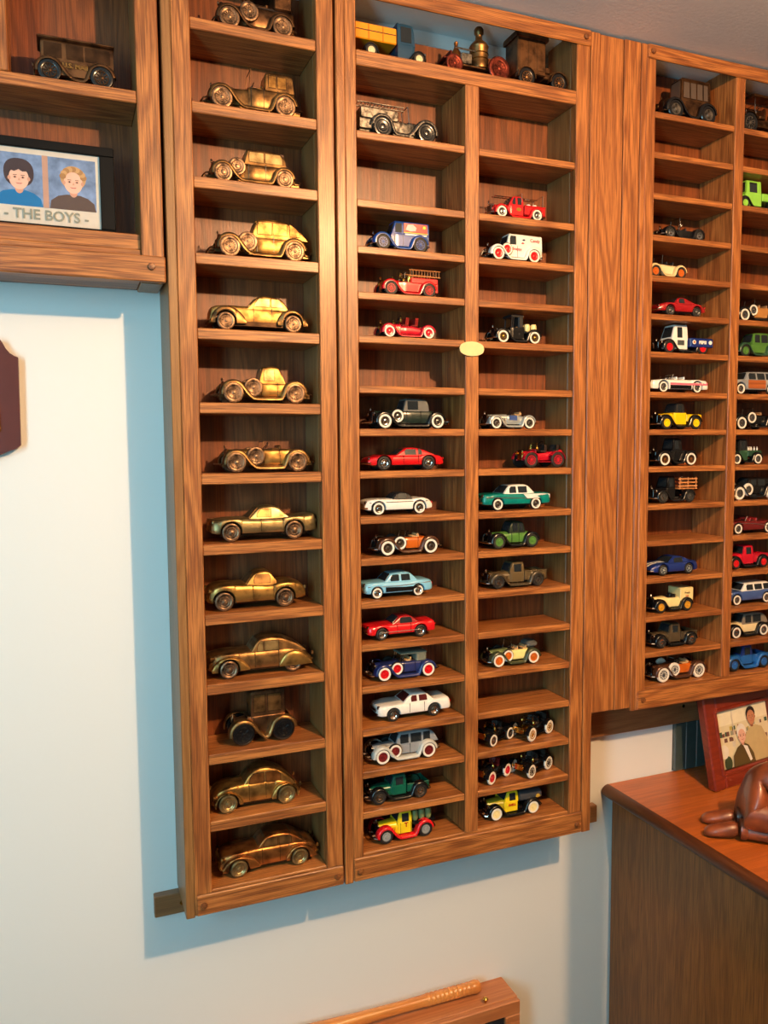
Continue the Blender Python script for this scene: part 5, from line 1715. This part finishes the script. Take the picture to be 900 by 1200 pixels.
vint('model_car', 'cream open touring car with orange wheels and black seats', L, .048, .050, loc, ivory, fend=paint('ivory_fender', (216, 190, 140)), kind=bk(orange), r=.118, bz=.62, hz=.60, hx=.10, cx=.38, bx=.93, open_x=(.42, .72), rows=2, seat=blacktop, tail='tub')
loc, L = at(1.116, 1.236, C_Z[5], .050, .014)
modern('model_car', 'dark red sixties sports coupe with chrome wheels in the right unit', L, .040, .050, loc, [(0, .46), (.03, .54), (.12, .66), (.35, .70), (.55, .66), (.72, .70), (.88, .66), (.96, .56), (1, .46)],
       [(.32, .64), (.43, .92), (.50, 1.0), (.58, .97), (.70, .82), (.82, .64)], dred, win=glass_m, splits=((.42, .56),), kind=bk(), xf=.23, xr=.80, r=.090, zb=.26, nose=.2, tail=.2)
loc, L = at(1.117, 1.258, C_Z[6], .050, .014)
vint('model_truck', 'white cab truck with dark blue lettered bed and red wheels', L, .060, .050, loc, white, fend=black_p, kind=bk(red), r=.092, bz=.50, hz=.46, hx=.10, cx=.26, bx=.54, tail='flat', bw=.74, cab=[(.26, .48, 1), (.32, .93), (.35, 1.0), (.52, 1.0), (.545, .97), (.55, .48, 1)], splits=((.35, .46),), cat='model truck', louvers=False, bumpers=False,
     extras=(box_body(.56, .98, .24, .55, dblue, 'cargo_box', 1.03), side_plate([(.36, .30), (.48, .30), (.48, .47), (.36, .47)], ink('label', (74, 78, 76)), 'door_label', .745), side_text('PEPSI', .775, .40, .0088, inkwhite, 1.035, bold=.0004),
             side_plate([(.62 + .032 * cos(a), .41 + .07 * sin(a)) for a in steps(0, 2 * pi, 12)[:-1]], inkwhite, 'round_logo', 1.033), side_plate([(.62 + .018 * cos(a), .41 + .04 * sin(a)) for a in steps(0, 2 * pi, 10)[:-1]], orange, 'round_logo', 1.033, off=.0006),
             side_plate([(.92 + .032 * cos(a), .41 + .07 * sin(a)) for a in steps(0, 2 * pi, 12)[:-1]], inkwhite, 'round_logo', 1.033)))
loc, L = at(1.100, 1.248, C_Z[7], .052, .014)
modern('model_car', 'white, pink and black fifties convertible', L, .038, .052, loc, [(0, .44), (.01, .60), (.06, .68), (.34, .72), (.5, .72), (.8, .72), (.96, .70, 1), (.985, .56), (1, .44)],
       None, white, kind=ww(), xf=.20, xr=.79, r=.080, zb=.20, open_=dict(x0=.36, x1=.62, z=.72, sh=.26, seat=white, rows=2), panels=(([(.31, .42), (.96, .42), (.975, .56), (.60, .52), (.31, .54)], pink, 'pink_stripe'), ([(.31, .21), (.68, .21), (.68, .41), (.31, .41)], black_p, 'black_flank')), nose=.08, tail=.06)
loc, L = at(1.117, 1.242, C_Z[8], .050, .014)
vint('model_truck', 'bright yellow roadster pickup with black top and yellow wheels', L, .054, .050, loc, yellow, fend=black_p, kind=bk(yellow), r=.108, bz=.64, hz=.62, hx=.12, cx=.38, bx=.62, tail='flat', cab=[(.40, .60, 1), (.44, .95), (.47, 1.0), (.56, 1.0), (.585, .94), (.59, .60, 1)], roof=blacktop, splits=((.45, .55),), extras=(box_body(.63, .96, .30, .58, yellow, 'cargo_bed', .70),), cat='model truck', bw=.74)
loc, L = at(1.116, 1.228, C_Z[9], .050, .014)
vint('model_car', 'black vintage coupe with copper wheel centres in the right unit', L, .057, .050, loc, black_p, kind=sp(B_COPPER, 10, white_rub), r=.125, bz=.56, hz=.58, hx=.12, cx=.40, bx=.95, cab=[(.42, .54, 1), (.45, .95), (.48, 1.0), (.60, 1.0), (.63, .94), (.64, .54, 1)], splits=((.46, .58),), tail='flat')
loc, L = at(1.114, 1.228, C_Z[10], .050, .014)
vint('model_truck', 'black stake-bed truck with pale wooden slats', L, .055, .050, loc, black_p, kind=bk(), r=.108, bz=.56, hz=.56, hx=.10, cx=.32, bx=.50, tail='flat', cab=[(.31, .54, 1), (.35, .93), (.38, 1.0), (.48, 1.0), (.50, .96), (.505, .54, 1)], splits=((.36, .47),), extras=(stake_sides(.55, .99, .54, .94, palewood, 3),), cat='model truck')
loc, L = at(1.110, 1.232, C_Z[12], .052, .014)
modern('model_car', 'dark blue sports coupe with white hood stripes', L, .038, .052, loc, [(0, .36), (.02, .46), (.12, .60), (.32, .68), (.45, .68), (.7, .70), (.86, .74), (.96, .70), (1, .52)],
       [(.36, .62), (.46, .88), (.54, .99), (.62, 1.0), (.74, .90), (.86, .70)], dblue, win=glass_m, splits=((.47, .68),), kind=(tyre_m, None, silver_p, 5), xf=.24, xr=.79, r=.094, zb=.20, nose=.3, tail=.16, stripe=white, lights=False)
loc, L = at(1.116, 1.230, C_Z[13], .050, .016)
vint('model_van', 'cream delivery car with tall lettered box and yellow wheels', L, .050, .050, loc, cream, fend=black_p, kind=bk(paint('ochre_hub', (196, 140, 36))), r=.112, bz=.58, hz=.62, hx=.14, cx=.40, bx=.68, tail='none', open_x=(.42, .62), shield=False, seat=blacktop, cat='model van',
     extras=(box_body(.66, .97, .42, .98, cream, 'cargo_box', .76), side_text('Fresh', .815, .76, .0062, inkblack, .765), side_text('Milk', .815, .62, .0050, inkred, .765)))
loc, L = at(1.114, 1.245, C_Z[14], .052, .014)
vint('model_truck', 'dark brown vintage pickup in the right unit', L, .048, .052, loc, paint('umber_enamel', (74, 62, 44)), fend=black_p, kind=bk(), r=.098, bz=.60, hz=.62, hx=.10, cx=.38, bx=.60, tail='flat', cab=CABP, splits=((.44, .57),), extras=(pickup_bed(.61, .95, .60, paint('umber_enamel', (74, 62, 44))),), cat='model truck', bw=.72)
loc, L = at(1.116, 1.272, C_FLOOR, .054, .014)
vint('model_car', 'orange and black open roadster with white tyres on the right unit floor', L, .042, .054, loc, orange, fend=brown, hood_m=brown, kind=(white_rub, None, dgrey, 10), r=.102, bz=.74, hz=.78, hx=.10, cx=.42, bx=.94, open_x=(.46, .70), spare=(.39, .56), tail='round', seat=tan)

# ---- right unit, right column, cut by the edge of the picture
R0 = 1.325


def rt(Z, L, W, yn=.016, x0=R0): return ((x0 + L / 2), yn + W / 2, Z + .0004)


veteran('model_car', 'dark veteran model with bright trim at the upper right corner', .13, .088, .054, rt(C_Z[0], .13, .054, x0=1.320), B_DARK, (black_p, None, B_PEWTER, 10), metal=chrome, seat=B_DARK, r=.16, top=(.34, .92, B_DARK))
vint('model_truck', 'lime green truck with square cab at the right edge', .13, .062, .050, rt(C_Z[2], .13, .050, x0=1.312), lime, fend=black_p, kind=bk(lime), r=.09, bz=.56, hz=.54, hx=.06, cx=.24, bx=.56, tail='flat', bw=.76, cab=[(.24, .52, 1), (.26, .96, 1), (.29, 1.0), (.53, 1.0), (.555, .97), (.56, .52, 1)], splits=((.30, .48),), extras=(box_body(.58, .98, .34, .60, lime, 'cargo_box', .78),), cat='model truck', bumpers=False)
vint('model_car', 'black and tan open tourer with white-walled tyres at the right edge', .145, .050, .052, rt(C_Z[5], .145, .052, x0=1.316), paint('tan_enamel', (176, 122, 64)), fend=black_p, hood_m=paint('tan_enamel', (176, 122, 64)), kind=ww(), r=.096, bz=.66, hz=.66, hx=.10, cx=.42, bx=.94, open_x=(.44, .72), rows=2, spare=(.37, .50))
vint('model_van', 'green vintage sedan at the right edge', .13, .054, .050, rt(C_Z[6], .13, .050, x0=1.324), green, fend=fgreen, kind=bk(green), r=.105, bz=.58, hz=.58, hx=.12, cx=.38, bx=.95, cab=SEDAN, splits=((.43, .56), (.57, .73), (.74, .85)), cat='model car')
modern('model_car', 'grey-blue wood-panelled station wagon at the right edge', .140, .050, .052, rt(C_Z[7], .14, .052, x0=1.314), [(0, .36), (.01, .52), (.06, .62), (.25, .66), (.36, .66), (.9, .66), (.97, .62), (1, .40)],
       [(.26, .60), (.34, .90), (.40, .98), (.8, 1.0), (.92, .94), (.97, .62)], grey, win=glass_m, splits=((.34, .50), (.51, .68), (.69, .88)), kind=ww(), xf=.17, xr=.78, r=.085, zb=.22, panels=(([(.31, .26), (.66, .26), (.66, .62), (.31, .62)], woodp, 'wood_panel'), ([(.88, .30), (.97, .32), (.96, .60), (.86, .60)], woodp, 'wood_panel')), grille=(.30, .46))
vint('model_car', 'black open classic with white tyres and chrome spare at the right edge', .145, .046, .052, rt(C_Z[8], .145, .052, x0=1.316), black_p, kind=ww(), r=.098, bz=.70, hz=.72, hx=.10, cx=.42, bx=.94, open_x=(.46, .68), spare=(.40, .56))
vint('model_truck', 'dark green milk truck with white bottles at the right edge', .098, .054, .048, rt(C_Z[9], .098, .048, x0=1.314), fgreen, fend=black_p, kind=ww(), r=.120, bz=.56, hz=.54, hx=.10, cx=.34, bx=.56, tail='flat', cab=[(.32, .52, 1), (.35, .95), (.38, 1.0), (.52, 1.0), (.55, .96), (.555, .52, 1)], roof=blacktop, splits=((.37, .50),), extras=(box_body(.56, .97, .32, .56, fgreen, 'cargo_box', .72), bottles(4, .60, .94, .56, inkwhite)), cat='model truck')
vint('model_car', 'black long classic sedan with white tyres at the right edge', .150, .048, .054, rt(C_Z[10], .150, .054, x0=1.315), black_p, kind=(white_rub, None, chrome, 0), r=.098, bz=.64, hz=.64, hx=.10, cx=.42, bx=.94, cab=SEDAN, splits=((.43, .56), (.57, .73)), spare=(.37, .46))
modern('model_car', 'maroon fifties convertible with side spear at the right edge', .145, .038, .052, rt(C_Z[11], .145, .052, x0=1.314), [(0, .44), (.012, .60), (.06, .70), (.34, .74), (.5, .72), (.8, .72), (.94, .68), (1, .48)], None, maroon, kind=ww(), xf=.19, xr=.79, r=.082, zb=.22,
       open_=dict(x0=.36, x1=.62, z=.73, sh=.26, seat=redseat, rows=2), trim=[(.2, .62), (.5, .56), (.75, .44)], grille=(.36, .54))
vint('model_truck', 'red vintage pickup with black fenders at the right edge', .130, .050, .050, rt(C_Z[12], .13, .050, x0=1.314), crimson, fend=black_p, kind=bk(red), r=.098, bz=.62, hz=.64, hx=.09, cx=.38, bx=.60, tail='flat', cab=CABP, splits=((.44, .57),), extras=(pickup_bed(.61, .95, .60, crimson),), cat='model truck', bw=.74)
modern('model_car', 'steel blue fifties wagon with a white roof at the right edge', .145, .046, .054, rt(C_Z[13], .145, .054, x0=1.316), [(0, .40), (.01, .56), (.06, .63), (.3, .66), (.9, .66), (.985, .60), (1, .44)],
       [(.30, .62), (.39, .92), (.45, .99), (.78, 1.0), (.88, .94), (.96, .64)], steelblue, roof=white, win=glass_m, splits=((.39, .54), (.55, .72), (.73, .86)), kind=ww(), xf=.19, xr=.78, r=.082, zb=.22, grille=(.34, .5))
vint('model_car', 'cream vintage two-door sedan with black roof at the right edge', .130, .052, .052, rt(C_Z[14], .13, .052, x0=1.320), ivory, fend=black_p, kind=ww(), r=.104, bz=.60, hz=.58, hx=.12, cx=.38, bx=.94, cab=SEDAN, roof=paint('taupe_roof', (120, 112, 100)), splits=((.43, .58), (.60, .80)))
vint('model_truck', 'mid blue vintage pickup with blue wheels at the right edge', .140, .052, .054, rt(C_FLOOR, .14, .054, x0=1.316), midblue, kind=bk(midblue), r=.105, bz=.60, hz=.60, hx=.12, cx=.38, bx=.60, tail='flat', cab=CABP, roof=dblue, splits=((.44, .57),), extras=(pickup_bed(.61, .95, .58, midblue),), cat='model truck')

# ---- mail truck in the left unit
loc = (.032, .014 + .028, .5370 + .0004)
L = .114
mt_ = vint('model_truck', 'dull bronze boxy mail truck on the upper left shelf', L, .066, .056, loc, B_DARK, kind=(black_p, None, B_DARKEST, 10), fend=B_DARK, r=.145, xf=.20, xr=.83, hx=.02, cx=.14, bx=.97, bz=.50, hz=.46, tail='flat', bw=.84, metal=B_DARK, louvers=False, bumpers=False, win=B_DARKEST,
           cab=[(.10, .48, 1), (.105, .93, 1), (.14, .97), (.9, .97), (.975, .93, 1), (.98, .48, 1)], splits=((.12, .36), (.40, .62), (.63, .96)), cat='model truck', ck=.02, lampr=.03,
           extras=(box_body(.06, 1.0, .94, 1.0, B_DARK, 'roof_board', .92), box_body(.44, .82, 1.0, 1.04, B_DARK, 'roof_rack', .5), side_text('U.S. MAIL', .52, .41, .0092, B_GOLD, .85, off=.0012, bold=.0002)))
